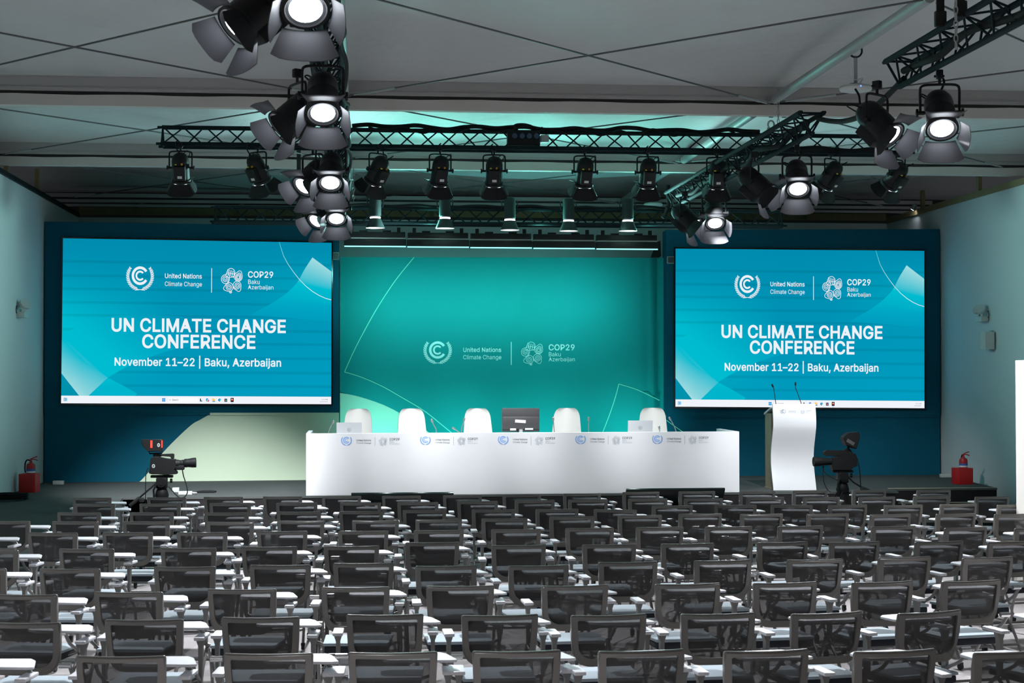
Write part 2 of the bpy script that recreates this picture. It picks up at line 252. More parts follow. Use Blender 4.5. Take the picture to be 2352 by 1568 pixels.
# letter outlines of a plain grotesk, in thousandths of the type size: advance, closed contours
GLY = {' ': (188, ()), ',': (188, ((38,-119, 68,71, 137,71, 84,-119), )), '/': (249, ((235,533, 71,-76, 14,-76, 178,533), )), '0': (453, ((227,-7, 191,-3, 158,7, 130,24, 105,48, 85,77, 69,113, 57,155, 50,202, 48,254, 50,306, 57,353, 69,395, 85,431, 106,461, 130,484, 159,502, 191,512, 227,516, 262,512, 295,502, 323,484, 348,461, 368,431, 384,395, 396,353, 403,306, 405,254, 403,202, 396,155, 384,113, 368,77, 348,48, 323,24, 295,7, 263,-3), (227,50, 250,52, 271,60, 290,74, 306,92, 320,116, 338,176, 344,254, 338,332, 330,365, 320,393, 306,416, 290,435, 271,449, 250,457, 227,460, 203,457, 182,449, 163,435, 147,416, 134,393, 123,365, 115,332, 109,254, 115,176, 123,144, 134,116, 147,92, 163,74, 182,60, 203,52), )), '1': (453, ((76,0, 76,55, 391,55, 391,0), (276,509, 276,0, 212,0, 212,448, 209,448, 86,358, 86,427, 198,509), )), '2': (453, ((64,0, 64,47, 282,282, 311,327, 319,356, 319,389, 315,405, 308,419, 287,441, 258,455, 224,460, 188,454, 172,447, 148,427, 132,398, 128,381, 127,362, 66,362, 68,391, 75,418, 86,442, 102,464, 121,482, 143,496, 168,507, 225,516, 254,513, 281,507, 306,497, 328,482, 346,465, 361,445, 372,423, 379,398, 380,354, 371,318, 363,299, 317,235, 153,60, 153,57, 389,57, 389,0), )), '3': (453, ((218,-7, 188,-5, 159,1, 108,22, 88,38, 70,57, 57,79, 48,104, 44,132, 109,132, 112,115, 126,87, 150,66, 182,54, 219,50, 258,55, 291,69, 315,93, 323,108, 328,125, 328,163, 316,196, 306,211, 275,234, 229,246, 157,248, 157,299, 288,448, 288,452, 70,452, 70,509, 372,509, 372,461, 211,278, 211,289, 247,290, 279,286, 308,276, 333,262, 354,244, 371,222, 383,198, 391,173, 393,145, 390,116, 383,90, 370,66, 354,45, 333,27, 309,12, 281,2, 251,-5), )), '4': (453, ((40,105, 40,158, 247,509, 311,509, 109,163, 413,163, 413,105), (282,0, 282,318, 343,318, 343,0), )), '5': (453, ((221,-7, 192,-5, 165,1, 140,11, 118,25, 99,41, 83,60, 71,82, 63,105, 60,130, 122,130, 130,102, 148,78, 173,60, 204,51, 241,51, 276,64, 291,75, 314,104, 322,122, 328,162, 321,203, 314,221, 290,251, 275,262, 238,275, 201,276, 167,268, 139,255, 128,246, 67,253, 96,509, 366,509, 366,452, 151,452, 134,301, 178,325, 212,333, 252,332, 274,328, 313,311, 345,285, 370,251, 386,210, 391,163, 388,132, 381,102, 369,76, 352,52, 332,32, 309,15, 282,3, 253,-4), )), '9': (453, ((226,516, 256,513, 285,506, 310,494, 333,478, 352,458, 368,434, 380,408, 387,378, 389,347, 382,296, 359,240, 315,168, 200,0, 130,0, 301,248, 307,248, 295,229, 268,207, 232,195, 188,197, 161,203, 137,214, 116,229, 98,247, 83,269, 72,294, 66,321, 64,352, 66,382, 73,411, 85,436, 101,459, 120,479, 143,494, 168,506, 196,513), (207,459, 174,446, 148,423, 131,390, 125,352, 131,313, 138,295, 148,280, 174,257, 207,245, 226,243, 263,249, 293,267, 305,280, 322,312, 326,330, 326,371, 322,390, 305,422, 279,446, 263,454, 245,459), )), ':': (188, ((83,-3, 73,1, 55,18, 50,41, 55,64, 73,81, 95,87, 118,81, 135,64, 140,53, 140,29, 128,9, 118,1, 107,-3), (83,272, 63,284, 55,294, 51,304, 51,328, 55,339, 63,349, 83,360, 95,362, 118,356, 128,349, 140,328, 140,304, 128,284, 107,272), )), 'A': (480, ((16,0, 201,509, 276,509, 463,0, 395,0, 232,478, 245,478, 191,302, 85,0), (110,142, 110,199, 370,199, 370,142), )), 'B': (456, ((60,0, 60,509, 241,509, 274,507, 304,501, 329,491, 350,477, 367,461, 381,442, 390,421, 396,398, 397,353, 387,320, 368,295, 343,278, 315,267, 315,262, 331,260, 363,245, 378,234, 391,220, 411,184, 416,161, 418,136, 416,111, 410,88, 400,67, 386,48, 368,31, 344,18, 317,8, 284,2, 247,0), (125,57, 245,57, 281,60, 309,67, 330,80, 344,96, 353,115, 354,153, 350,169, 333,197, 306,218, 289,225, 248,231, 125,231), (125,285, 238,285, 273,290, 302,304, 314,314, 330,340, 335,355, 336,372, 333,393, 326,412, 313,429, 294,442, 270,449, 240,452, 125,452), )), 'C': (510, ((267,-7, 225,-3, 186,7, 150,25, 119,49, 92,79, 70,115, 53,157, 44,203, 40,254, 44,305, 53,352, 70,393, 92,429, 119,459, 150,484, 186,501, 225,512, 267,516, 317,511, 362,496, 383,485, 419,456, 435,438, 459,397, 473,348, 408,348, 404,365, 389,395, 369,418, 344,437, 300,453, 267,456, 237,453, 209,445, 184,432, 161,414, 141,391, 125,364, 113,332, 106,295, 103,254, 106,213, 113,177, 125,145, 141,117, 161,94, 184,76, 210,63, 237,56, 267,53, 300,56, 330,65, 369,90, 389,114, 404,144, 408,160, 473,160, 459,112, 435,71, 420,53, 383,24, 363,13, 317,-2), )), 'E': (419, ((60,0, 60,509, 372,509, 372,452, 125,452, 125,286, 355,286, 355,229, 125,229, 125,57, 375,57, 375,0), )), 'F': (410, ((60,0, 60,509, 369,509, 369,452, 125,452, 125,278, 346,278, 346,221, 125,221, 125,0), )), 'G': (520, ((269,-7, 225,-3, 185,7, 149,25, 118,49, 91,79, 69,116, 53,157, 43,203, 40,254, 43,305, 53,352, 69,393, 91,429, 117,459, 149,484, 184,501, 223,512, 265,516, 316,510, 340,504, 384,483, 421,453, 436,436, 460,395, 474,349, 408,349, 387,393, 368,417, 344,436, 300,453, 265,456, 236,453, 209,445, 183,432, 160,414, 141,392, 125,364, 113,332, 106,295, 103,254, 106,213, 113,177, 125,145, 141,117, 161,95, 184,76, 210,63, 238,56, 269,53, 296,55, 322,61, 345,71, 365,85, 382,102, 396,123, 407,147, 413,173, 415,202, 434,199, 283,199, 283,256, 478,256, 478,200, 475,160, 466,124, 451,91, 431,62, 406,38, 377,19, 344,5, 308,-4), )), 'H': (517, ((60,0, 60,509, 125,509, 125,289, 392,289, 392,509, 457,509, 457,0, 392,0, 392,232, 125,232, 125,0), )), 'I': (185, ((60,0, 60,509, 125,509, 125,0), )), 'L': (393, ((60,0, 60,509, 125,509, 125,57, 361,57, 361,0), )), 'M': (628, ((60,0, 60,509, 152,509, 322,49, 307,49, 352,187, 476,509, 568,509, 568,0, 504,0, 507,457, 513,457, 456,291, 342,0, 286,0, 112,457, 119,457, 122,291, 122,0), )), 'N': (523, ((60,0, 60,509, 136,509, 388,107, 414,55, 405,54, 399,195, 399,509, 463,509, 463,0, 387,0, 108,452, 119,454, 125,291, 125,0), )), 'O': (533, ((267,-7, 225,-3, 186,7, 150,25, 119,49, 92,79, 70,115, 53,157, 44,203, 40,254, 44,305, 53,352, 70,393, 92,429, 119,459, 150,484, 186,501, 225,512, 267,516, 309,512, 348,501, 384,484, 415,459, 442,429, 464,393, 480,352, 490,305, 493,254, 490,203, 480,157, 464,115, 442,79, 415,49, 384,25, 348,7, 309,-3), (267,53, 296,55, 324,63, 349,76, 372,94, 392,116, 408,144, 420,176, 428,213, 430,254, 428,295, 420,332, 408,365, 392,392, 372,415, 349,433, 324,446, 296,453, 267,456, 237,453, 210,445, 184,433, 161,415, 142,392, 125,364, 113,332, 106,295, 103,254, 106,213, 113,176, 125,144, 142,117, 161,94, 184,76, 210,63, 237,55), )), 'P': (445, ((60,0, 60,509, 235,509, 272,506, 305,499, 332,487, 356,471, 375,452, 390,430, 407,377, 409,348, 407,318, 390,265, 375,243, 356,223, 332,207, 305,195, 272,188, 109,186, 109,242, 233,242, 279,248, 312,266, 324,279, 339,310, 343,328, 343,367, 333,402, 324,416, 297,439, 257,451, 125,452, 125,0), )), 'R': (449, ((60,0, 60,509, 236,509, 273,506, 305,500, 333,489, 356,473, 376,455, 390,433, 401,408, 407,381, 409,352, 407,323, 401,296, 390,271, 376,250, 356,232, 333,217, 305,206, 273,200, 96,198, 96,255, 258,256, 280,260, 313,276, 325,287, 334,300, 344,333, 344,371, 334,405, 325,419, 298,440, 258,451, 125,452, 125,0), (353,0, 230,229, 303,229, 428,0), )), 'S': (447, ((224,-9, 188,-7, 156,-1, 128,9, 102,23, 81,40, 64,60, 51,83, 42,109, 38,137, 104,137, 114,102, 123,88, 150,66, 185,53, 224,49, 267,54, 286,60, 317,79, 338,106, 344,122, 346,139, 340,168, 322,189, 296,205, 145,253, 112,269, 86,289, 67,313, 56,341, 52,372, 54,400, 62,425, 75,448, 92,468, 113,484, 138,498, 165,508, 195,514, 227,516, 259,514, 289,508, 316,498, 340,484, 360,468, 377,449, 390,427, 398,403, 401,378, 337,378, 332,402, 320,421, 302,437, 280,449, 254,456, 225,459, 185,454, 152,440, 139,430, 121,405, 115,376, 117,359, 122,345, 142,324, 169,308, 212,293, 312,264, 359,238, 384,213, 395,198, 407,161, 406,112, 399,87, 386,64, 370,43, 349,25, 323,11, 294,0, 261,-7), )), 'T': (449, ((32,452, 32,509, 417,509, 417,452, 257,452, 257,0, 193,0, 193,452), )), 'U': (517, ((259,-8, 220,-6, 186,2, 154,15, 126,33, 103,55, 85,80, 71,108, 63,140, 60,173, 60,509, 124,509, 124,178, 126,155, 132,133, 141,113, 153,95, 169,80, 187,68, 208,59, 232,53, 285,53, 309,59, 331,68, 349,80, 364,95, 377,113, 391,155, 393,178, 393,509, 457,509, 457,173, 454,140, 446,108, 433,80, 414,55, 391,33, 363,15, 332,2, 297,-6), )), 'a': (389, ((160,-9, 115,-3, 76,15, 60,29, 38,63, 32,84, 30,108, 36,146, 43,161, 64,184, 92,200, 125,211, 257,231, 271,240, 276,257, 272,285, 260,307, 240,322, 212,330, 178,330, 149,322, 118,301, 104,283, 100,274, 41,291, 51,313, 64,331, 95,358, 133,375, 173,383, 208,384, 255,375, 286,360, 300,350, 322,320, 330,301, 335,278, 337,251, 337,0, 277,0, 277,52, 272,52, 252,25, 229,8, 199,-4), (192,47, 211,51, 242,68, 263,93, 274,122, 276,190, 221,174, 147,163, 112,147, 97,130, 92,105, 96,82, 109,64, 130,52, 156,46), )), 'b': (424, ((208,-7, 189,-3, 159,12, 123,50, 118,59, 112,59, 112,0, 53,0, 53,509, 114,509, 114,319, 118,319, 137,346, 171,373, 207,383, 259,382, 287,374, 313,361, 335,342, 354,320, 370,293, 381,261, 388,227, 390,189, 388,151, 381,116, 370,84, 355,57, 336,34, 313,16, 288,3, 260,-6), (220,47, 242,49, 262,55, 279,66, 294,80, 306,97, 316,117, 323,139, 328,189, 323,239, 307,281, 295,298, 280,311, 262,322, 243,328, 220,330, 198,328, 178,322, 161,312, 147,299, 134,282, 118,241, 113,189, 114,162, 125,115, 135,95, 147,78, 162,65, 179,55, 198,49), )), 'c': (396, ((207,-8, 174,-5, 144,3, 117,16, 93,35, 72,58, 56,85, 44,116, 37,150, 34,187, 37,225, 44,260, 56,291, 72,318, 93,341, 117,360, 144,374, 174,382, 226,384, 260,377, 305,356, 330,335, 349,308, 362,277, 303,262, 278,304, 242,325, 207,330, 184,328, 163,321, 145,310, 130,296, 108,258, 98,212, 96,187, 102,139, 108,117, 118,97, 130,80, 145,66, 163,55, 184,49, 207,46, 253,55, 279,73, 301,107, 304,117, 363,102, 350,70, 331,43, 306,21, 277,5, 244,-5), )), 'd': (424, ((165,-6, 137,3, 111,16, 89,34, 70,57, 55,84, 43,116, 36,151, 34,189, 36,227, 43,261, 55,293, 70,320, 89,342, 112,361, 137,374, 165,382, 218,383, 253,373, 287,346, 306,319, 311,319, 311,509, 372,509, 372,0, 313,0, 313,59, 307,59, 287,31, 266,12, 236,-3, 217,-7), (205,47, 226,49, 246,55, 263,65, 278,78, 290,95, 306,138, 312,189, 306,241, 300,263, 278,299, 263,312, 246,322, 227,328, 205,330, 182,328, 162,322, 130,298, 118,281, 108,261, 98,215, 96,189, 102,139, 118,97, 130,80, 145,66, 162,55, 182,49), )), 'e': (404, ((212,-8, 177,-5, 145,3, 117,16, 92,35, 72,58, 56,85, 44,116, 37,150, 34,187, 36,224, 44,258, 55,290, 71,317, 91,340, 115,359, 142,373, 172,382, 226,383, 266,374, 303,355, 334,324, 347,305, 365,256, 370,227, 371,169, 75,169, 75,221, 338,221, 310,202, 304,248, 298,269, 277,301, 263,314, 246,323, 227,328, 205,330, 183,328, 164,323, 146,313, 131,301, 109,270, 97,231, 96,178, 102,127, 110,106, 121,88, 135,73, 151,61, 169,53, 212,46, 241,49, 265,58, 294,82, 306,105, 365,91, 358,72, 335,39, 302,14, 283,4, 261,-3), )), 'g': (425, ((207,-151, 156,-146, 114,-132, 82,-110, 59,-84, 51,-69, 101,-41, 131,-74, 154,-88, 187,-96, 236,-95, 261,-87, 282,-75, 298,-58, 308,-34, 311,-6, 311,68, 306,68, 287,41, 266,23, 236,10, 217,6, 165,7, 138,14, 113,27, 90,43, 71,65, 55,90, 43,120, 36,154, 34,191, 36,229, 43,263, 55,293, 71,320, 90,342, 112,361, 138,374, 166,382, 218,383, 253,373, 279,356, 308,319, 313,319, 313,379, 372,379, 372,-9, 370,-40, 363,-67, 350,-90, 334,-109, 314,-124, 291,-136, 265,-144, 237,-149), (205,59, 227,61, 246,66, 264,75, 278,87, 300,121, 307,142, 311,166, 311,219, 300,264, 291,283, 279,299, 264,312, 247,322, 227,328, 205,330, 182,328, 163,322, 145,312, 130,298, 118,282, 102,241, 96,193, 102,144, 118,104, 131,88, 145,76, 163,66, 183,61), )), 'h': (410, ((114,0, 53,0, 53,509, 114,509, 114,287, 102,287, 116,319, 132,344, 152,362, 175,374, 200,382, 252,383, 295,369, 313,356, 328,340, 341,321, 350,298, 355,271, 357,240, 357,0, 296,0, 296,235, 293,263, 286,286, 273,304, 256,318, 235,326, 210,329, 192,328, 161,317, 147,308, 126,283, 115,248), )), 'i': (167, ((53,0, 53,379, 114,379, 114,0), (73,444, 54,455, 43,472, 41,483, 47,504, 63,518, 84,524, 105,518, 121,504, 126,483, 125,472, 114,455, 95,444), )), 'j': (167, ((53,379, 114,379, 114,-30, 108,-72, 102,-90, 92,-106, 80,-119, 47,-137, -10,-143, -10,-87, 18,-85, 31,-80, 40,-72, 47,-61, 53,-29), (72,444, 53,455, 42,472, 42,494, 53,512, 72,522, 83,524, 105,518, 114,512, 125,494, 125,472, 114,455, 95,444), )), 'k': (381, ((110,137, 110,212, 121,212, 284,379, 360,379, 184,199, 177,199), (53,0, 53,509, 114,509, 114,0), (294,0, 148,186, 191,229, 372,0), )), 'l': (167, ((53,0, 53,509, 114,509, 114,0), )), 'm': (610, ((53,0, 53,379, 112,379, 112,295, 108,295, 122,331, 132,346, 158,368, 187,382, 219,386, 245,383, 268,375, 287,361, 303,342, 314,320, 321,295, 312,295, 326,329, 350,356, 381,375, 417,385, 458,385, 497,372, 514,361, 529,346, 541,328, 550,307, 555,283, 557,255, 557,0, 496,0, 496,254, 493,279, 485,298, 473,313, 456,323, 438,329, 402,329, 387,326, 363,312, 345,290, 336,263, 335,0, 274,0, 274,260, 272,280, 265,297, 253,311, 238,322, 220,328, 185,329, 158,320, 145,312, 126,289, 119,274, 115,257, 114,0), )), 'n': (410, ((114,0, 53,0, 53,379, 112,379, 112,287, 102,287, 116,319, 132,344, 152,362, 175,374, 200,382, 252,383, 295,369, 313,356, 328,340, 341,321, 350,298, 355,271, 357,240, 357,0, 296,0, 296,235, 293,263, 286,286, 273,304, 256,318, 235,326, 210,329, 192,328, 161,317, 147,308, 126,283, 115,248), )), 'o': (415, ((207,-8, 174,-5, 144,3, 117,16, 93,35, 72,58, 56,85, 44,116, 37,150, 34,187, 37,225, 44,260, 56,291, 72,318, 93,341, 117,360, 144,374, 174,382, 207,384, 241,382, 271,374, 299,360, 323,341, 343,318, 359,291, 371,260, 379,225, 381,187, 379,150, 371,116, 359,85, 343,58, 323,35, 299,16, 271,3, 241,-5), (207,46, 231,49, 252,55, 270,66, 285,80, 298,97, 314,139, 319,187, 314,236, 298,278, 285,296, 270,310, 252,321, 231,328, 207,330, 184,328, 163,321, 145,310, 130,296, 108,258, 98,212, 96,187, 102,139, 108,117, 118,97, 130,80, 145,66, 163,55, 184,49), )), 'p': (424, ((53,-143, 53,379, 112,379, 112,319, 118,319, 137,346, 171,373, 207,383, 259,382, 287,374, 313,361, 335,342, 354,320, 370,293, 381,261, 388,227, 390,189, 388,151, 381,116, 370,84, 355,57, 336,34, 313,16, 288,3, 260,-6, 208,-7, 189,-3, 159,12, 130,41, 118,59, 114,59, 114,-143), (220,47, 242,49, 262,55, 279,66, 294,80, 306,97, 316,117, 323,139, 328,189, 323,239, 307,281, 295,298, 280,311, 262,322, 243,328, 220,330, 198,328, 178,322, 161,312, 147,299, 134,282, 118,241, 113,189, 114,162, 125,115, 135,95, 147,78, 162,65, 179,55, 198,49), )), 'r': (259, ((53,0, 53,379, 112,379, 112,321, 115,321, 124,339, 152,367, 171,377, 191,383, 243,384, 243,322, 207,326, 174,321, 159,315, 135,296, 126,284, 115,254, 114,0), )), 's': (365, ((157,-7, 112,3, 93,12, 76,24, 50,54, 41,73, 36,94, 94,107, 101,87, 111,72, 124,60, 141,52, 160,47, 181,45, 206,47, 227,53, 244,62, 258,74, 265,88, 268,103, 262,126, 254,136, 243,144, 212,155, 149,170, 118,180, 92,192, 72,208, 58,227, 50,249, 47,274, 49,295, 55,314, 65,332, 95,360, 137,378, 161,383, 212,383, 234,379, 271,363, 299,339, 318,308, 324,290, 268,277, 254,304, 243,316, 228,325, 210,331, 187,333, 166,331, 147,326, 131,317, 119,305, 111,292, 110,264, 115,253, 124,243, 136,235, 172,223, 261,200, 287,187, 306,171, 320,153, 328,131, 331,107, 329,85, 323,65, 312,47, 298,31, 260,6, 236,-2, 210,-7), )), 't': (227, ((204,379, 204,327, 6,327, 6,379), (65,471, 126,471, 127,83, 130,70, 136,61, 144,55, 156,51, 202,54, 213,2, 168,-4, 138,-1, 113,7, 92,21, 77,41, 68,64, 65,93), )), 'u': (410, ((182,-5, 135,2, 115,11, 97,23, 82,39, 69,59, 60,82, 54,109, 53,379, 114,379, 114,144, 116,117, 124,94, 137,75, 154,61, 175,53, 200,50, 218,51, 249,62, 263,71, 283,97, 295,132, 296,379, 357,379, 357,0, 298,0, 298,92, 307,92, 294,60, 277,35, 257,17, 234,5, 209,-3), )), 'v': (389, ((163,0, 17,379, 84,379, 187,87, 206,21, 184,21, 224,155, 305,379, 371,379, 226,0), )), 'z': (380, ((42,0, 42,46, 254,320, 254,323, 48,323, 48,379, 333,379, 333,331, 126,60, 126,56, 339,56, 339,0), )), '|': (230, ((141,673, 141,-164, 88,-164, 88,673), )), '–': (350, ((350,244, 350,188, 0,188, 0,244), ))}
_tc = {}
def text_mesh(body, bold):
    k = (body, bold)
    if k in _tc: return _tc[k]
    x0 = 0; vs = []; fs = []; loops = []; sets = {}
    for chr_ in body:
        adv, cs = GLY[chr_]; k_ = -1
        for c in cs:
            P = [(x0+c[i], c[i+1]) for i in range(0, len(c), 2)]; loops.append(P)
            if sum(P[i-1][0]*P[i][1]-P[i][0]*P[i-1][1] for i in range(len(P))) < 0: k_ += 1   # a new outer contour; the others are holes
            sets.setdefault(max(k_, 0), []).append(P)
        x0 += adv+bold*250
    for S_ in sets.values():
        cu = bpy.data.curves.new('t', 'CURVE'); cu.dimensions = '2D'; cu.fill_mode = 'BOTH'
        for P in S_:
            s = cu.splines.new('POLY'); s.points.add(len(P)-1); s.use_cyclic_u = True
            for q, (x, y) in zip(s.points, P): q.co = (x*.001, y*.001, 0, 1)
        o = bpy.data.objects.new('t', cu); COL.objects.link(o); bpy.context.view_layer.update()
        me = bpy.data.meshes.new_from_object(o.evaluated_get(bpy.context.evaluated_depsgraph_get()))
        i0 = len(vs); vs += [(v.co.x*1000, v.co.y*1000) for v in me.vertices]; fs += [tuple(i+i0 for i in p.vertices) for p in me.polygons]
        bpy.data.objects.remove(o); bpy.data.curves.remove(cu); bpy.data.meshes.remove(me)
    nf = len(fs)
    if bold:
        w = bold*500
        for P in loops:                                     # heavier weight: a rim along every contour
            n = len(P); N = []
            for i in range(n):
                a, c = P[i-1], P[(i+1) % n]; e1 = V((P[i][0]-a[0], P[i][1]-a[1])).normalized(); e2 = V((c[0]-P[i][0], c[1]-P[i][1])).normalized()
                t_ = e1+e2; t_ = t_.normalized() if t_.length > 1e-4 else e1; m_ = min(1.5, 1/max(.5, abs(t_.dot(e1)))); N.append((-t_.y*w*m_, t_.x*w*m_))
            i0 = len(vs)
            for (x, y), (dx, dy) in zip(P, N): vs += [(x+dx, y+dy), (x-dx, y-dy)]
            for i in range(n):
                j = (i+1) % n; fs.append((i0+2*i, i0+2*i+1, i0+2*j+1, i0+2*j))
    cap = max(GLY['H'][1][0][1::2]); _tc[k] = (vs, fs, cap, nf); return _tc[k]

def smooth_path(P, n=6):
    out = []
    for i in range(len(P)-1):
        p0, p1, p2, p3 = P[max(i-1, 0)], P[i], P[i+1], P[min(i+2, len(P)-1)]
        for k in range(n):
            t = k/n
            out.append(tuple(.5*((2*b_)+(-a_+c_)*t+(2*a_-5*b_+4*c_-d_)*t*t+(-a_+3*b_-3*c_+d_)*t**3) for a_, b_, c_, d_ in zip(p0, p1, p2, p3)))
    out.append(tuple(P[-1])); return out
def leafpoly(cx, cy, ang, L, W):
    P = []
    for i in range(7):
        t = i/6; P.append((t*L, W/2*math.sin(PI*t)**.8))
    for i in range(5, 0, -1):
        t = i/6; P.append((t*L, -W/2*math.sin(PI*t)**.8))
    c, q = math.cos(ang), math.sin(ang)
    return [(cx+x*c-y*q, cy+x*q+y*c) for x, y in P]
def emblem(p, f):                                           # laurel wreath around a double C; logo units
    cx, cy = 333, 262
    p.sector(f, cx, cy, 86, 120, R(32), R(328)); p.sector(f, cx, cy, 41, 65, R(40), R(320))
    for sgn in (-1, 1):
        stem = []
        for i in range(15):
            a = R(92+i*9.2) if sgn < 0 else R(88-i*9.2)     # from the bottom round the side, y down
            rx, ry = 176, 172
            stem.append((cx+rx*math.cos(a), cy+6+ry*math.sin(a)))
        stem[0] = (cx-sgn*45, cy+186)
        p.line([f(*q) for q in stem], f(7, 0)[0]-f(0, 0)[0])
        for i in range(1, 14):
            x, y = stem[i]; a = math.atan2(stem[i+1][1]-y, stem[i+1][0]-x) if i < 14 else 0
            for side in (-1, 1):
                p.poly([f(*q) for q in leafpoly(x+side*3*math.cos(a+1.57), y+side*3*math.sin(a+1.57), a+side*.52, 42 if i < 12 else 34, 11.5)])
def flower(p, f, w):                                        # five curled leaf motifs in a ring; logo units
    cx, cy = 1645, 305
    W = (f(w, 0)[0]-f(0, 0)[0])
    for k in range(5):
        a = R(-100+72*k); ox, oy = cx+98*math.cos(a), cy+98*math.sin(a)
        tip = a+R([-115, -40, 20, 45, 120][k])
        out = []
        for i in range(29):
            t = 2*PI*i/28; r = 57
            d = math.cos(t-tip); ext = max(0, d)**9*26
            out.append((ox+(r+ext)*math.cos(t), oy+(r+ext)*math.sin(t)))
        p.line([f(*q) for q in out], W)
        if k in (2, 3, 4):
            sp = [(ox+(6+42*i/40)*math.cos(tip+i*.36), oy+(6+42*i/40)*math.sin(tip+i*.36)) for i in range(41)]
            p.line([f(*q) for q in sp], W)
            if k == 3: p.line([f(ox+24+(3+17*i/20)*math.cos(i*.5), oy+62+(3+17*i/20)*math.sin(i*.5)) for i in range(21)], W)
        elif k == 0:
            for j in range(4):
                p.line([f(ox-48+j*26+16*math.sin(PI*i/10), oy-44+j*6+9*i) for i in range(11)], W)
            p.line([f(ox-52+11*i, oy-20+22*math.sin(PI*.5*i/10)+14) for i in range(11)], W)
        else:
            for j in range(3):
                s_ = .28+.22*j
                p.line([f(ox+(q[0]-ox)*s_, oy+6+(q[1]-oy)*s_) for q in out], W)
def logo(plane, parent, f, m, lift=.004, name='logo_print', mats=None, w=6.5):
    """f maps logo units (the banner's own layout) to photo pixels"""
    mm = mats or {}
    p = Print(plane, lift); emblem(p, f); p.done('emblem', mm.get('em', m), parent)
    p = Print(plane, lift); p.text('United Nations', 687, 1213, 230, 288, f, .022); p.text('Climate Change', 687, 1215, 333, 390, f, 0)
    p.line([f(1352, 152), f(1352, 468)], f(9, 0)[0]-f(0, 0)[0]); p.done('lettering', mm.get('tx', m), parent)
    p = Print(plane, lift); flower(p, f, w); p.done('flower_emblem', mm.get('fl', m), parent)
    p = Print(plane, lift)
    p.text('COP29', 1870, 2230, 187, 265, f, .03); p.done('lettering', mm.get('cp', m), parent)
    p = Print(plane, lift)
    p.text('Baku', 1873, 2037, 293, 350, f, 0); p.text('Azerbaijan', 1870, 2232, 365, 417, f, 0)
    p.done('lettering', mm.get('ct', m), parent)

# ------------------------------------------------------------------ key dimensions
SZ = .52                                                    # stage top
WT = 5.155                                                  # wall top
pl0 = pd(102, 1110.5, 26.2); XL = pl0.x - .03
pr1 = pd(2161, 1091, 27.95); XR = pr1.x + .03
YB = (pd(182.6, 499, 29.4).y + pd(2024, 515, 30.96).y)/2 + .0
e0, e1 = pz(701, 1139, SZ), pz(1699, 1130.7, SZ)
YE = (e0.y+e1.y)/2                                          # stage front edge
HC = 5.52
# frames of the tent across the room
YF1, YF2, YF3 = py(1176, 257, 0.0).y, 0, 0
def dz_y(x, y, z): return pz(x, y, z).y
YF1 = dz_y(1176, 256, 5.33); YF2 = dz_y(1176, 391, 5.33)
YF3 = YB - .35

# ------------------------------------------------------------------ the setting
XO = 3.0                                                    # tent is wider than the room
b = bm_(); box(b, (.5, 12.5, -.05), (26, 41, .1)); struct('floor', b, 'carpet_light')
b = bm_(); box(b, (XL-.06, (YB-6)/2, WT/2), (.12, YB+6, WT)); struct('wall_left', b, 'wall')
b = bm_(); box(b, (XR+.06, (YB-6)/2, WT/2), (.12, YB+6, WT)); struct('wall_right', b, 'wall')
b = bm_(); box(b, ((XL+XR)/2, YB+.06, WT/2), (XR-XL+.24, .12, WT)); struct('wall_back', b, 'wall')
# seams of the back wall boards
# tent membrane: each bay a slightly sagging sheet
b = bm_()
def sheet(b, x0, x1, y0, y1, z, sag, nx=28, ny=14):
    g = []
    for i in range(nx+1):
        row = []
        for j in range(ny+1):
            u, v = i/nx, j/ny
            w = math.sin(PI*v)*(.6+.4*math.cos(2*PI*(x0+(x1-x0)*u-.4)/5.1))
            row.append(b.verts.new((x0+(x1-x0)*u, y0+(y1-y0)*v, z+sag*w+.012*math.sin(7*u*PI+9*v)*math.sin(PI*v))))
        g.append(row)
    for i in range(nx):
        for j in range(ny): b.faces.new((g[i][j], g[i+1][j], g[i+1][j+1], g[i][j+1]))
bay = YF2-YF1
sheet(b, XL-XO, XR+XO, YF1-2*bay-2, YF1-bay, 5.66, .14); sheet(b, XL-XO, XR+XO, YF1-bay, YF1, 5.66, .16)
sheet(b, XL-XO, XR+XO, YF1, YF2, 5.66, .16); sheet(b, XL-XO, XR+XO, YF2, YF3+1.2, 5.66, .12)
struct('ceiling', b, 'membrane', 60)
# timber capping on the two side walls and rear timber frame
b = bm_(); box(b, (XR+.02, (YB+6)/2, WT+.05), (.10, YB-6, .10)); struct('trim_1', b, 'timber')
b = bm_(); box(b, (XL-.02, (YB+6)/2, WT+.04), (.10, YB-6, .07)); struct('trim_2', b, 'black_metal')
b = bm_(); box(b, ((XL+XR)/2, YB+.10, WT+.13), (XR-XL, .06, .13)); struct('trim_3', b, 'timber')
b = bm_(); box(b, ((XL+XR)/2, YB+.35, WT+.02), (XR-XL+6, .05, .12)); box(b, ((XL+XR)/2, YB+.55, WT+.4), (XR-XL+6, .05, .9)); struct('wall_rear', b, 'carpet_dark')
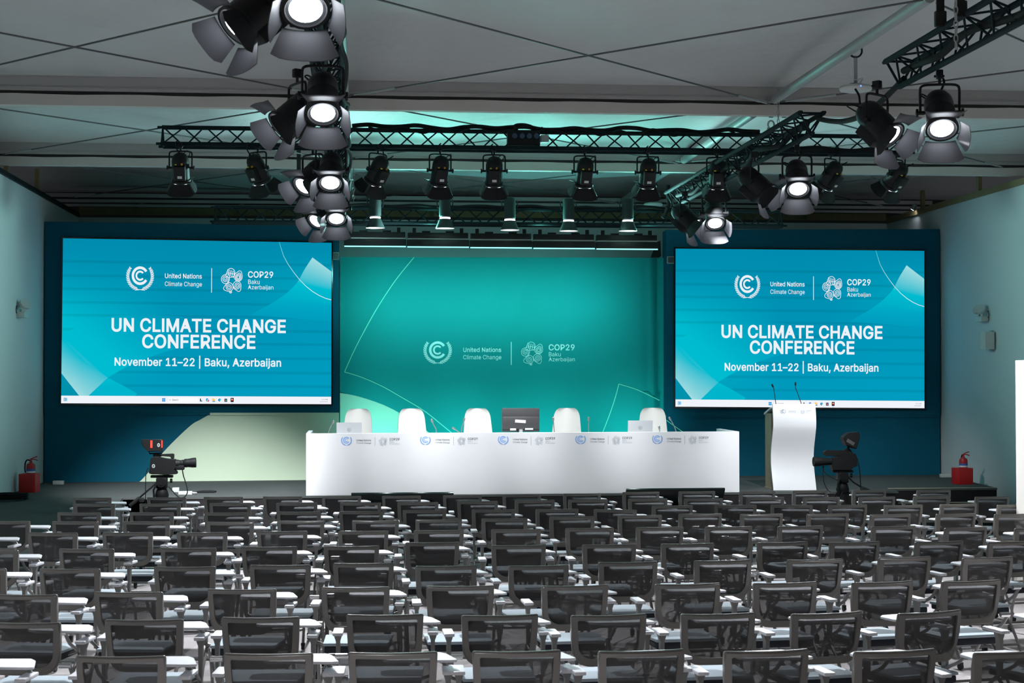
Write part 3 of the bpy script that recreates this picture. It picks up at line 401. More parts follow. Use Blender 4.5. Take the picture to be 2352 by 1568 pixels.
# ------------------------------------------------------------------ roof structure
def roof_beam(Y, label):
    t = thing('roof_beam', label, 'beam', (0, Y, 5.33))
    x0, x1 = XL-XO, XR+XO; c = (x0+x1)/2; w = x1-x0
    b = bm_(); box(b, (c, .06, .25), (w, .12, .17)); box(b, (c, .06, .335), (w, .16, .02)); box(b, (c, .06, .20), (w, .15, .012)); obj('web', b, 'alu', t, 0)
    b = bm_(); box(b, (c, .07, .145), (w, .08, .05)); obj('groove', b, 'groove', t, 0)
    b = bm_()
    n = 60; A = []
    for i in range(n+1):
        x = x0+w*i/n; A.append((x, .125+.006*math.sin(i*1.7)))
    for i in range(n):
        (xa, za), (xb, zb) = A[i], A[i+1]
        extrude_poly(b, [(xa, 0, 0), (xb, 0, 0), (xb, 0, zb), (xa, 0, za)], (0, .12, 0))
    obj('pvc_strip', b, 'valance', t, 0)  # lower part of the beam face, its lit look set by colour
    return t
roof_beam(YF1, 'wide grey roof beam with dark groove crossing above the lit lamps')
roof_beam(YF2, 'grey roof beam with dark groove crossing just behind the front cross truss')
t = thing('eaves_rail', 'long greenish rail under the tent edge at the very back', 'rail', (0, YF3, 0))
b = bm_()
for z, h in ((5.52, .07), (5.42, .05), (5.34, .04)): box(b, ((XL+XR)/2, .0, z), (XR-XL+1.5, .08, h))
obj('rail', b, 'alu', t, 0)
b = bm_(); box(b, ((XL+XR)/2, .03, 5.47), (XR-XL+1.5, .05, .05)); obj('groove', b, 'groove', t, 0)
# short timber posts standing on the walls
posts = [(328, 463, 'back', 'timber post on the back wall, left of the rear truss'), (557, 463, 'back', 'timber post behind left end of the rear truss'),
         (1853, 478, 'back', 'timber post on the back wall, below the right barn door lamps'), (1000, 466, 'back', 'timber post behind the rear truss near its middle'), (1335, 472, 'back', 'timber post behind the rear truss, right of the middle')]
for x, y, k, lab in posts:
    P = py(x, y, YB+.10); b = bm_(); box(b, (0, 0, .13), (.09, .05, .26)); o = obj('timber_post', b, 'timber', None, 0, (P.x, YB-.02, WT+.06)); tag(o, lab, 'post', 'timber posts under the tent edge')
for x, y, X, lab in ((15, 395, XL-.02, 'timber post on the left wall, nearest the camera'), (85, 432, XL-.02, 'timber post on the left wall, nearer the stage'),
                     (2249, 420, XR+.02, 'timber post on the right wall, nearest the camera'), (2119, 458, XR+.02, 'timber post on the right wall, nearer the stage')):
    P = px_x(x, y, X); b = bm_(); box(b, (0, 0, .2), (.06, .09, .34)); o = obj('timber_post', b, 'timber', None, 0, (P.x, P.y, WT+.05)); tag(o, lab, 'post', 'timber posts on the side walls')
# round purlin tubes running towards the stage, bolted to the beams
XT = pz(1800, 215, 5.50).x; XTL = pz(790, 207, 5.50).x
sp = XT-XTL
def roof_tube(x, y0, y1, label):
    t = thing('roof_tube', label, 'tube', (x, y0, 5.50))
    b = bm_(); tube(b, [(0, .1, 0), (0, y1-y0-.1, 0)], .055, 16); obj('tube', b, 'steel', t)
    b = bm_()
    for yy in (.06, y1-y0-.06): box(b, (0, yy, 0), (.15, .10, .05)); tube(b, [(-.12, yy, -.01), (.12, yy, -.01)], .012, 8)
    obj('end_bracket', b, 'steel', t)
roof_tube(XT, YF1-bay, YF1, 'galvanised roof tube at right, nearest the camera, with white access point')
roof_tube(XT, YF1, YF2, 'galvanised roof tube at right between the two roof beams')
roof_tube(XT, YF2, YF3, 'teal lit roof tube at right over the stage')
roof_tube(XTL, YF1-bay, YF1, 'galvanised roof tube at left above the nearest lamps')
roof_tube(XTL, YF1, YF2, 'galvanised roof tube at left between the two roof beams')
roof_tube(XTL, YF2, YF3, 'galvanised roof tube at left over the stage')
# crossed bracing cables in every bay
def brace(p, q, label):
    p, q = V(p), V(q); d = (q-p).normalized()
    t = thing('brace_cable', label, 'cable', p, 0, 'crossed roof bracing cables')
    b = bm_(); tube(b, [(0, 0, 0), q-p], .0095, 6); obj('cable', b, 'cable', t)
    b = bm_(); tube(b, [d*.25, d*.75], .018, 8); tube(b, [d*.08, d*.25], .012, 6); obj('turnbuckle', b, 'steel', t)
names = {-1: 'left', 0: 'middle', 1: 'right'}
for i, xa in ((-1, XTL-sp), (0, XTL), (1, XT)):
    for (y0, y1, nm) in ((YF1-bay, YF1, 'near'), (YF1, YF2, 'second'), (YF2, YF3, 'rear')):
        x0, x1 = xa+.06, xa+sp-.06
        brace((x1 if 0 else x0, y1-.1, 5.47), (x1, y0+.1, 5.47), f'roof bracing cable of the {nm} bay, {names[i]} field, rising to the right')
        brace((x1, y1-.1, 5.445), (x0, y0+.1, 5.445), f'roof bracing cable of the {nm} bay, {names[i]} field, rising to the left')

# ------------------------------------------------------------------ stage
def prism(name, pts, z0, z1, m, parent=None):
    b = bm_(); extrude_poly(b, [(x, y, z0) for x, y in pts], (0, 0, z1-z0)); return obj(name, b, m, parent, 0)
YEL = YE; YER = YE
t = thing('stage', 'low stage with dark grey carpet and black front skirt', 'stage', ((XL+XR)/2, YE, 0))
xr_ = (XL+XR)/2
prism('stage_deck', [(XL+.005-xr_, 0), (8.0-xr_, 0), (8.0-xr_, .52), (9.74-xr_, .52), (XR-.01-xr_, 3.7), (XR-.01-xr_, YB-YE-.005), (XL+.005-xr_, YB-YE-.005)], SZ-.03, SZ, 'carpet_dark', t)
prism('stage_skirt', [(XL+2.3-xr_, .01), (8.0-xr_, .01), (8.0-xr_, .06), (XL+2.3-xr_, .06)], 0, SZ-.03, 'black_cloth', t)
prism('stage_skirt', [(7.95-xr_, .53), (9.735-xr_, .53), (9.735-xr_, .58), (7.95-xr_, .58)], 0, SZ-.03, 'black_cloth', t)
# ramp on the left
t = thing('ramp', 'dark carpeted ramp down from the stage along the left wall', 'ramp', (XL, YE, 0))
b = bm_(); extrude_poly(b, [(0.02, 0, 0), (.02, -5.2, 0), (.02, -5.2, .01), (.02, 0, SZ)], (1.75, 0, 0)); obj('ramp_deck', b, 'carpet_dark', t, 0)
# steps on the right
a0 = pz(2134, 1119, SZ); a1 = pz(2235, 1148, SZ*.62)
t = thing('stage_steps', 'black steps with pale nosing at the right end of the stage', 'steps', (8.87, YE+.52, 0))
for i, z in enumerate((SZ*.62, SZ*.31)):
    b = bm_(); box(b, (0, -.15-.29*i, z/2), (1.70, .29, z)); s = obj('step', b, 'black_cloth', t, 0)
    b = bm_(); box(b, (0, -.288-.29*i, z+.004), (1.70, .02, .010)); obj('nosing', b, 'nosing', s, 0)
b = bm_(); box(b, (0, .012, SZ+.004), (1.70, .02, .010)); obj('nosing', b, 'nosing', t, 0)
# ------------------------------------------------------------------ screen surrounds
PLL = vplane(pd(102, 1110.5, 26.2), pd(779, 940, 26.85)); PLR = vplane(pd(1530, 940, 27.68), pd(2161, 1091, 27.95))
def slab(pl, pts, depth, lift=0):
    b = bm_(); extrude_poly(b, [pl.at(x, y, lift) for x, y in pts], -pl.n*depth); return b
tl = thing('screen_surround', 'petrol blue screen wall left of the teal banner, with mint curve below', 'wall panel', (0, 0, 0))
obj('upper_panel', slab(PLL, [(102.5, 508.5), (779, 519.2), (779, 947.3), (101.5, 947.6)], .16), 'blue_panel', tl, 0)
def on_floor(pl, x, y, z=SZ+.001):
    P = pl.at(x, y); return V((P.x, P.y, z))
def lower_panel(pl, pts, m, parent, lift, name):
    P = [pl.at(x, y, lift) for x, y in pts]; Q = []
    for p, (x, y) in zip(P, pts):
        Q.append(V((p.x, p.y, SZ+.001)) if y > 1104 else p)
    b = bm_(); extrude_poly(b, Q, -pl.n*.10); return obj(name, b, m, parent, 0)
lower_panel(PLL, [(101.5, 952), (779, 951), (779, 1105), (101, 1110)], 'blue_panel', tl, -.03, 'lower_panel')
b = slab(PLL, [(101.5, 947.6), (481, 947.5), (481, 953), (101.5, 953.4)], .02, -.01); obj('ledge_strip', b, 'blue_panel', tl, 0)
b = slab(PLL, [(482, 947.5), (779, 947.3), (779, 953), (482, 953)], .02, -.005); obj('ledge_strip', b, 'mint', tl, 0)
cv = [(478, 953), (459, 964), (440, 975), (406, 1006), (376, 1037), (358, 1059), (343, 1082), (317, 1110)]
lower_panel(PLL, [(779, 953)]+[(779, 1109)]+smooth_path(cv)[::-1], 'mint', tl, -.026, 'mint_curve')
b = slab(PLL, [(101, 1107), (316, 1106), (316, 1112), (101, 1113)], .01, -.02)
tr_ = thing('screen_surround', 'petrol blue screen wall right of the teal banner, behind the podium', 'wall panel', (0, 0, 0))
obj('upper_panel', slab(PLR, [(1530.5, 527.7), (2158, 525.9), (2160, 953.5), (1531, 954.5)], .42), 'blue_panel', tr_, 0)
lower_panel(PLR, [(1531, 958), (2160, 957), (2161, 1091), (1531, 1098)], 'blue_panel', tr_, -.03, 'lower_panel')
obj('ledge_strip', slab(PLR, [(1531, 954.5), (2160, 953.5), (2160, 958), (1531, 959)], .02, -.01), 'blue_panel', tr_, 0)
p = Print(PLR, -.024); p.line([(1531.5, 965), (1548, 977), (1568, 991), (1590, 1006)], 1.6); p.done('mint_line', 'mint_line', tr_)

# ------------------------------------------------------------------ the two LED screens
def lin(c): return srgb(*c)
def lerp(a, b, t): return tuple(x+(y-x)*t for x, y in zip(a, b))
def led_screen(pl, c, label, vb):
    """c: picture corners TL TR BR BL in photo pixels; vb: share of the height above the task bar"""
    def f(u, v):                                            # u,v 0..1 over the slide (v=1 is the top of the task bar)
        v *= vb
        a = (c[0][0]+(c[1][0]-c[0][0])*u, c[0][1]+(c[1][1]-c[0][1])*u); d = (c[3][0]+(c[2][0]-c[3][0])*u, c[3][1]+(c[2][1]-c[3][1])*u)
        return (a[0]+(d[0]-a[0])*v, a[1]+(d[1]-a[1])*v)
    t = thing('led_screen', label, 'screen', (0, 0, 0))
    m_ = 3.5
    obj('cabinet', slab(pl, [(c[0][0]-m_, c[0][1]-m_), (c[1][0]+m_, c[1][1]-m_), (c[2][0]+m_, c[2][1]+m_), (c[3][0]-m_, c[3][1]+m_+1)], .047, .05), 'tv_black', t, 0)
    # picture: fine grid for the ground colour, then the ribbon shapes with their own colour ramps
    b = bm_(); cl = b.loops.layers.float_color.new('col')
    L0 = .054
    def face(pts, cols, lift):
        fc = b.faces.new([b.verts.new(pl.at(*f(min(1, max(0, q[0])), q[1]), lift)) for q in pts])
        for l, cc in zip(fc.loops, cols): l[cl] = (*cc, 1)
    base0, base1, cy_, ltc = lin((0, 133, 168)), lin((0, 155, 190)), lin((0, 188, 208)), lin((165, 222, 226))
    bands = [.148, .238, .322, .408, .49, .58, .665, .757, .85, .937]
    def ground(u, v):
        k = lerp(base0, base1, min(1, .25+.55*v+.35*u*v))
        w = max(0, 1-u/.42)*math.exp(-((v-.62)/.3)**2); k = lerp(k, cy_, min(1, w*1.1))
        w = max(0, (u-.62)/.38)*math.exp(-((v-.30)/.16)**2)*.45; k = lerp(k, cy_, w)
        return k
    rows = []
    v = 0.0
    cuts = {0.0, 1.0}
    for i in range(41): cuts.add(i/40)
    for i, bd in enumerate(bands): cuts |= {bd-.011, bd-.009, bd+.004, bd+.006}
    cuts = sorted(cuts)
    def band(v):
        for bd in bands:
            if bd-.0101 <= v <= bd+.0051: return .87
        return 1
    nu = 24
    for v0, v1 in zip(cuts, cuts[1:]):
        k = band((v0+v1)/2)
        for i in range(nu):
            u0, u1 = i/nu, (i+1)/nu; Q = [(u0, v0), (u1, v0), (u1, v1), (u0, v1)]
            face(Q, [tuple(x*k for x in ground(*q)) for q in Q], L0)
    def strip(A, B, ca, cb, lift, n=1):
        for i in range(len(A)-1):
            face([A[i], A[i+1], B[i+1], B[i]], [ca[i], ca[i+1], cb[i+1], cb[i]], lift)
    # upper right ribbon
    A = [(.929, .097), (.90, .175), (.872, .262), (.83, .335), (.785, .39), (.735, .44), (.70, .475)]
    B = [(.9999, .187), (.9999, .25), (.9999, .31), (.9999, .37), (.9999, .42), (.9999, .47), (.9999, .51)]
    ramp = [ltc, lerp(ltc, cy_, .55), cy_, lerp(cy_, base1, .35), lerp(cy_, base1, .62), lerp(cy_, base1, .85), lerp(cy_, base1, .97)]
    A, B = smooth_path(A, 4), smooth_path(B, 4); ramp = [lerp(ramp[i//4], ramp[min(6, i//4+1)], (i % 4)/4) for i in range(25)]
    strip(A, B, ramp, [lerp(r, g, .15) for r, g in zip(ramp, [cy_]*15+[base1]*10)], L0+.002)
    # left lower sheet bounded by the rising arc
    arc = [(.101, 1.0), (.135, .945), (.172, .885), (.225, .83), (.27, .79), (.32, .755), (.36, .73), (.42, .70), (.49, .675)]
    arc = smooth_path(arc, 4)
    top = [(.0, .78), (.0, .70), (.0, .62), (.06, .56), (.12, .52), (.19, .49), (.26, .48), (.35, .48), (.45, .49)]
    top = smooth_path(top, 4)
    ca = [ltc, lerp(cy_, ltc, .35), cy_, cy_, lerp(cy_, base1, .25), lerp(cy_, base1, .45), lerp(cy_, base1, .6), lerp(cy_, base1, .8), base1]
    ca = [lerp(ca[i//4], ca[min(8, i//4+1)], (i % 4)/4) for i in range(33)]
    strip(arc, top, ca, [lerp(lerp(cy_, ltc, .35), ground(*q), min(1, i/6)) for i, q in enumerate(top)], L0+.0015)
    # bright falling ribbon in the lower left corner
    A = [(0, .858), (.033, .93), (.0665, 1.0)]; B = [(.0, .55), (.085, .78), (.172, .885)]; B2 = [(.0, .705), (.075, .86), (.101, 1.0)]
    strip(A, B2, [lerp(cy_, ltc, .65), lerp(cy_, ltc, .85), ltc], [lerp(cy_, ltc, .1), lerp(cy_, ltc, .3), lerp(cy_, ltc, .7)], L0+.003)
    face([(.101, 1.0), (.172, .885), (.085, .78), (.0, .64), (.0, .705), (.075, .86)], [lerp(cy_, ltc, .7), lerp(cy_, ltc, .1), cy_, ground(0, .64), lerp(cy_, ltc, .1), lerp(cy_, ltc, .3)], L0+.003)
    dk = lin((0, 145, 172))
    face([(0, .858), (.0665, 1.0), (0, 1.0)], [dk, dk, dk], L0+.003)
    # second ribbon below the arc
    A = [(.172, .885), (.225, .93), (.281, .985), (.276, 1.0)]; B = [(.160, .907), (.135, .945), (.12, .97), (.101, 1.0)]
    cc = lerp(cy_, base1, .25); strip(A, B, [cy_, cc, cc, cc], [cy_, cc, cc, cc], L0+.0035)
    # sweeping thin line
    ln = [(.805, .0), (.812, .04), (.822, .092), (.838, .142), (.858, .192), (.88, .24), (.905, .284), (.93, .318), (.955, .344), (.978, .361), (.9999, .371)]
    for i in range(len(ln)-1):
        (u0, v0), (u1, v1) = ln[i], ln[i+1]; d = math.hypot(u1-u0, (v1-v0)*.58); nx, ny = -(v1-v0)*.58/d*.0011, (u1-u0)/d*.0019
        k0, k1 = [lerp(lin((40, 195, 205)), lin((225, 245, 248)), min(1, j/(len(ln)-4))) for j in (i, i+1)]
        face([(u0-nx, v0-ny), (u0+nx, v0+ny), (u1+nx, v1+ny), (u1-nx, v1-ny)], [k0, k0, k1, k1], L0+.004)
    # task bar with icons
    vt = 1/vb
    wb = lin((240, 244, 250)); face([(0, 1), (1, 1), (1, vt), (0, vt)], [wb]*4, L0+.001)
    def rect(u0, v0, u1, v1, col, lift=.003): face([(u0, v0), (u1, v0), (u1, v1), (u0, v1)], [lin(col)]*4, L0+lift)
    T = lambda k: 1+(vt-1)*k
    rect(.0095, T(.28), .016, T(.72), (20, 140, 210)); rect(.011, T(.33), .0135, T(.67), (235, 240, 250), .004)
    rect(.0165, T(.28), .0225, T(.72), (120, 200, 235))
    for i in (0, 1):
        for j in (0, 1): rect(.374+.0062*i, T(.28+.24*j), .3796+.0062*i, T(.49+.24*j), (25, 150, 225))
    rect(.397, T(.18), .507, T(.82), (250, 251, 253))
    rect(.514, T(.32), .518, T(.7), (25, 35, 50)); rect(.514, T(.58), .5225, T(.7), (45, 70, 90))
    def disc(u, v, r, col, lift=.0035, n=14): face([(u+r*math.cos(2*PI*i/n), v+r*1.66*math.sin(2*PI*i/n)) for i in range(n)], [lin(col)]*n, L0+lift)
    vm = T(.5)
    disc(.5405, vm-.004, .0042, (50, 130, 225)); disc(.5445, vm+.004, .0042, (225, 80, 150)); disc(.539, vm+.004, .003, (70, 190, 150)); disc(.5425, vm, .0022, (240, 244, 250), .005)
    rect(.559, T(.28), .5655, T(.45), (250, 200, 80)); rect(.559, T(.36), .570, T(.7), (255, 205, 110), .0035); rect(.561, T(.62), .570, T(.74), (40, 150, 220), .004)
    disc(.587, vm, .0058, (30, 140, 205)); disc(.5895, vm-.001, .0034, (70, 205, 190), .0045); disc(.5905, vm+.005, .0022, (240, 244, 250), .005)
    rect(.6045, T(.32), .615, T(.74), (20, 60, 120)); rect(.607, T(.44), .6097, T(.66), (235, 90, 60), .004); rect(.6103, T(.44), .613, T(.66), (90, 190, 90), .004)
    rect(.6275, T(.2), .639, T(.76), (30, 25, 35)); disc(.633, vm-.002, .0036, (235, 110, 70), .0045); disc(.633, vm-.006, .002, (245, 240, 240), .005)
    rect(.6305, T(.88), .636, T(.93), (50, 130, 190))
    disc(.4035, vm, .0027, (120, 125, 135), .004); disc(.4035, vm, .0019, (250, 251, 253), .005)
    me = bpy.data.meshes.new('picture'); b.to_mesh(me); b.free(); me.materials.append(MT['scr_img'])
    o = bpy.data.objects.new('picture', me); COL.objects.link(o); o.parent = t
    # lettering
    p = Print(pl, .061)
    p.text('UN CLIMATE CHANGE', .184, .831, .506, .5867, f, .042); p.text('CONFERENCE', .298, .7185, .6087, .6904, f, .042)
    p.text('November 11\u201322 | Baku, Azerbaijan', .1966, .814, .757, .806, f, .032)
    p.done('lettering', 'scr_white', t, 'white heading and date')
    p = Print(pl, .061); p.text('Search', .411, .434, T(.36), T(.62), f, 0); p.text('3:52 PM', .964, .987, T(.30), T(.44), f, 0); p.text('11/5/2024', .958, .987, T(.60), T(.73), f, 0)
    p.done('lettering', 'desk_pale', t, 'faint grey task bar lettering')
    # logo: logo units -> u,v
    lf = lambda x, y: f(.2355+(x-131)*(.784-.2355)/2101, .169+(y-137)*.1565/315)
    logo(pl, t, lf, 'scr_white', .061, w=8)
    return t
cL = [(146, 547.7), (761.3, 558), (760.5, 927.8), (141.5, 925.6)]
led_screen(PLL, cL, 'large LED screen left of the teal banner, above the mint curve', (908.2-547.7)/377.9)
cR = [(1550.7, 571.4), (2120.5, 576.5), (2121, 937), (1550.3, 933.4)]
led_screen(PLR, cR, 'large LED screen right of the teal banner, behind the podium', (916.8-571.4)/362)
# small grey wall boxes beside the screens
for pl, x, y, lab in ((PLL, 770, 588, 'small square grey sensor box right of the left LED screen'), (PLR, 1540, 597, 'small square grey sensor box left of the right LED screen')):
    P = pl.at(x, y); b = bm_(); box(b, (0, 0, 0), (.125, .035, .125), bev=.008); o = obj('sensor_box', b, 'plastic_grey', None, 35, P+pl.n*.018); tag(o, lab, 'sensor')
    b = bm_(); box(b, (0, -.02, 0), (.10, .01, .10)); obj('cover', b, 'plastic_dark', o, 0)

# ------------------------------------------------------------------ teal banner
BY = 27.62
PB = Plane((0, BY, 0), (0, -1, 0))
tb = thing('backdrop_banner', 'teal fabric banner with pale logo behind the white desk', 'banner', (0, 0, 0))
b = bm_(); nx, nz = 110, 40
P0, P1, = PB.at(781, 590), PB.at(1524, 592); zt0, zt1 = P0.z, P1.z
g = []
for i in range(nx+1):
    u = i/nx; row = []
    for j in range(nz+1):
        v = j/nz; x = P0.x+(P1.x-P0.x)*u; z = SZ+.002+(zt0+(zt1-zt0)*u-SZ)*v
        w = max(0, (u-.93)/.07); w2 = max(0, (.04-u)/.04)
        dy = w*(.05+.05*math.sin(u*160+2*v))+w2*(.006+.006*math.sin(u*220)) + .006*max(0, (v-.8)/.2)*math.sin(u*70)*(1 if u < .9 else 0)
        row.append(b.verts.new((x, BY+.0015+abs(dy), z)))
    g.append(row)
for i in range(nx):
    for j in range(nz): b.faces.new((g[i][j], g[i+1][j], g[i+1][j+1], g[i][j+1]))
obj('fabric', b, 'teal', tb, 60)
p = Print(PB, .0006)
sw = [(781, 902), (800, 905), (819, 909), (840, 915), (861, 922), (882, 930), (905, 941), (925, 952), (950, 967), (975, 985), (1000, 1004)]
Pp = [(x, y) for x, y in sw]
vs = [p.b.verts.new(PB.at(x, y, .0006)) for x, y in Pp]
q0 = PB.at(1000, 1004, .0006); q1 = PB.at(781, 902, .0006)
vs += [p.b.verts.new((q0.x, q0.y, SZ+.003)), p.b.verts.new((q1.x, q1.y, SZ+.003))]; p.b.faces.new(vs)
p.done('mint_curve', 'mint', tb)
p = Print(PB, .0012)
K = lambda x, y: (780+x/3.095, 560+y/3.095)
p.line(smooth_path([K(*q) for q in ((530, 94), (400, 255), (280, 435), (180, 610), (100, 765), (35, 910))]), 1.7)
p.line(smooth_path([K(*q) for q in ((35, 910), (150, 945), (300, 1010), (450, 1095), (600, 1185), (720, 1280), (800, 1345))]), 1.7)
p.line(smooth_path([K(*q) for q in ((1985, 995), (1960, 1090), (1920, 1210), (1870, 1340))]), 1.6)
p.line(smooth_path([K(*q) for q in ((1985, 995), (2100, 1030), (2200, 1075), (2275, 1112))]), 1.6)
p.done('mint_line', 'mint_line', tb)
logo(PB, tb, lambda x, y: (950+x/6.03, 760+y/6.03), 'white_print', .0008, w=5.5)

b = slab(Plane((0, BY-.12, 0), (0, -1, 0)), [(1508, 556), (1517, 552), (1518.5, 588), (1514, 591), (1495, 591)], .03)
for v in b.verts: v.co.y += .003*math.sin(v.co.x*90)
o = obj('black_cloth', b, 'black_cloth', None, 0); tag(o, 'small black cloth hanging at the upper right corner of the teal banner', 'cloth')
# ------------------------------------------------------------------ panel desk
DY = YE+.03
PD = Plane((0, DY, 0), (0, -1, 0))
dl, dr = PD.at(703, 995.5), PD.at(1698, 990.3); DZ = (dl.z+dr.z)/2; DX0, DX1 = dl.x, dr.x; DW = DX1-DX0
t = thing('panel_desk', 'long white panel desk with five printed logos on the stage', 'desk', (0, 0, 0))
b = bm_(); box(b, ((DX0+DX1)/2, DY+.025, (SZ+DZ)/2), (DW, .05, DZ-SZ), bev=.004, seg=1); obj('front_panel', b, 'white_lam', t, 0)
for s, x in ((-1, DX0+.03), (1, DX1-.03)):
    b = bm_(); box(b, (x, DY+.05+.62, (SZ+DZ)/2), (.06, 1.2, DZ-SZ)); obj('side_panel', b, 'white_lam', t, 0)
WZ = DZ-.09
b = bm_(); box(b, ((DX0+DX1)/2, DY+.05+.40, WZ-.02), (DW-.12, .75, .04)); obj('worktop', b, 'white_lam', t, 0)
for (x0, x1, y0, y1) in ((782.8, 917.7, 1002.6, 1022.8), (964.3, 1097.2, 1001.7, 1021.3), (1143.2, 1275, 1000.8, 1020.6), (1320.9, 1451.8, 999.8, 1019.6), (1497.3, 1627, 999.2, 1019)):
    f = lambda x, y, x0=x0, x1=x1, y0=y0, y1=y1: (x0+(x-131)*(x1-x0)/2101, y0+(y-137)*(y1-y0)/315)
    logo(PD, t, f, 'desk_pale', .002, mats={'em': 'desk_blue', 'tx': 'desk_dark', 'cp': 'desk_dark', 'fl': 'desk_pale', 'ct': 'desk_pale'}, w=7)

# white swivel chairs behind the desk
def desk_chair(label):
    t = thing('swivel_chair', label, 'chair', (0, 0, 0), 0, 'white chairs behind the desk')
    b = bm_(); n = 12; rows = []; JS = [j/16*.8 for j in range(16)]+[.8+.2*math.sin(PI/2*j/12) for j in range(13)]; J_ = len(JS)-1
    for v in JS:                                     # back shell, seen from its front: y grows away from the hall
        z = .42+.81*v
        hw = (.262-.072*v)
        if v > .8: hw = hw-.085*(1-math.sqrt(max(0, 1-((v-.8)/.2)**2.4)))
        row = []
        for i in range(n+1):
            u = -1+2*i/n; x = hw*u; row.append((x, .24+.10*v**1.5-.07*u*u, z))
        rows.append(row)
    A = [[b.verts.new(p_) for p_ in r] for r in rows]; B = [[b.verts.new((p_[0]*.985, p_[1]+.035, p_[2])) for p_ in r] for r in rows]
    for j in range(J_):
        for i in range(n):
            b.faces.new((A[j][i], A[j][i+1], A[j+1][i+1], A[j+1][i])); b.faces.new((B[j][i+1], B[j][i], B[j+1][i], B[j+1][i+1]))
        b.faces.new((A[j][0], A[j+1][0], B[j+1][0], B[j][0])); b.faces.new((A[j][n], B[j][n], B[j+1][n], A[j+1][n]))
    for i in range(n):
        b.faces.new((A[J_][i], A[J_][i+1], B[J_][i+1], B[J_][i])); b.faces.new((A[0][i+1], A[0][i], B[0][i], B[0][i+1]))
    obj('backrest', b, 'white_up', t, 60)
    b = bm_(); box(b, (0, .0, .46), (.50, .48, .09), bev=.03, seg=3); obj('seat', b, 'white_up', t, 40)
    b = bm_(); tube(b, [(0, 0, .07), (0, 0, .42)], .03, 12); obj('column', b, 'chrome', t)
    for k in range(5):
        a = 2*PI*k/5; b = bm_(); tube(b, [(0, 0, .10), (.30*math.cos(a), .30*math.sin(a), .065)], [.024, .016], 8); lathe(b, [(0, 0), (.022, .006), (.028, .028), (.022, .05), (0, .056)], 10, M.Translation((.30*math.cos(a), .30*math.sin(a), 0))); obj('base_arm', b, 'chrome', t)
    return t
ch = [(817, 939.5, -9, 'white swivel chair behind the left end of the desk, by the left laptop'), (951, 940, 9, 'white swivel chair behind the desk, second from the left'),
      (1100, 941, 6, 'white swivel chair just left of the black monitor'), (1294, 939, -10, 'white swivel chair just right of the black monitor'),
      (1494, 938, -5, 'white swivel chair behind the right laptop')]
c0 = None
for x, y, rz, lab in ch:
    P = py(x, y, DY+1.3); loc = (P.x, DY+.98, SZ)
    if c0 is None: c0 = desk_chair(lab); c0.location = loc; c0.rotation_euler = (0, 0, R(rz)); cz = P.z
    else: dup(c0, loc, R(rz), lab)

# laptops, monitor and microphones on the desk
def laptop(x0, x1, ytop, label):
    Y = DY+.50; a = py(x0, ytop, Y); c = py(x1, ytop, Y); w = c.x-a.x; h = a.z-WZ
    t = thing('laptop', label, 'laptop', ((a.x+c.x)/2, Y, WZ))
    b = bm_(); box(b, (0, .13, .009), (w, .24, .018), bev=.004); obj('base', b, 'silver', t)
    rot = Euler((R(8), 0, 0)).to_matrix()
    b = bm_(); box(b, rot @ V((0, 0, h/2+.006)), (w, .010, h), rot, bev=.004); lid = obj('lid', b, 'silver', t)
    b = bm_(); c_ = rot @ V((0, -.0065, h-.105)); k = 20
    for i in range(k):
        for rr in ((.030, .024),):
            a0_, a1_ = 2*PI*i/k, 2*PI*(i+1)/k
            b.faces.new([b.verts.new(c_+rot @ V((r_*math.cos(q), 0, r_*math.sin(q)))) for r_, q in ((rr[0], a0_), (rr[0], a1_), (rr[1], a1_), (rr[1], a0_))])
    for pts in ([(-.011, .018), (-.006, .018), (-.014, -.012), (-.019, -.012)], [(-.009, .008), (-.001, .008), (-.007, -.012), (-.011, -.012), (-.006, .004), (-.008, .004)], [(.004, .010), (.014, .010), (.010, -.010), (.002, -.010), (-.002, -.020), (-.006, -.020)]):
        b.faces.new([b.verts.new(c_+rot @ V((x_, 0, z_))) for x_, z_ in pts])
    obj('logo', b, 'logo_grey', lid, 0)
laptop(773, 831, 970.5, 'open silver laptop at the left end of the white desk')
laptop(1441.5, 1498.5, 966, 'open silver laptop near the right end of the white desk')
Y = DY+.55; a = py(1153, 937, Y); c = py(1239.5, 991, Y)
t = thing('monitor', 'black computer monitor seen from behind on the white desk', 'monitor', ((a.x+c.x)/2, Y, WZ))
w, h = c.x-a.x, a.z-c.z; zc = (a.z+c.z)/2-WZ
b = bm_(); box(b, (0, .02, zc), (w, .022, h), bev=.006); obj('panel', b, 'plastic_dark', t)
b = bm_(); box(b, (0, -.012, zc-h*.12), (w*.97, .045, h*.52), bev=.012); hs = obj('rear_housing', b, 'plastic_dark', t)
b = bm_(); box(b, (-.01, -.037, zc-.02), (.16, .004, .045), Euler((0, R(4), 0)).to_matrix()); obj('paper_label', b, 'label_white', hs, 0)
b = bm_(); box(b, (-.12, -.036, zc-.14), (.09, .004, .03)); box(b, (.12, -.036, zc-.135), (.12, .004, .025)); obj('port_label', b, 'label_white', hs, 0)
b = bm_(); box(b, (0, -.0, (zc-h/2+.06)/2), (.05, .03, zc-h/2+.06)); box(b, (0, .0, .008), (.24, .18, .016)); obj('stand', b, 'silver', t)
b = bm_(); tube(b, smooth_path([(-.07, -.04, zc-.14), (-.05, -.06, zc-.18), (-.06, -.05, zc-.28)]), .006, 6); obj('power_cord', b, 'cord', t)
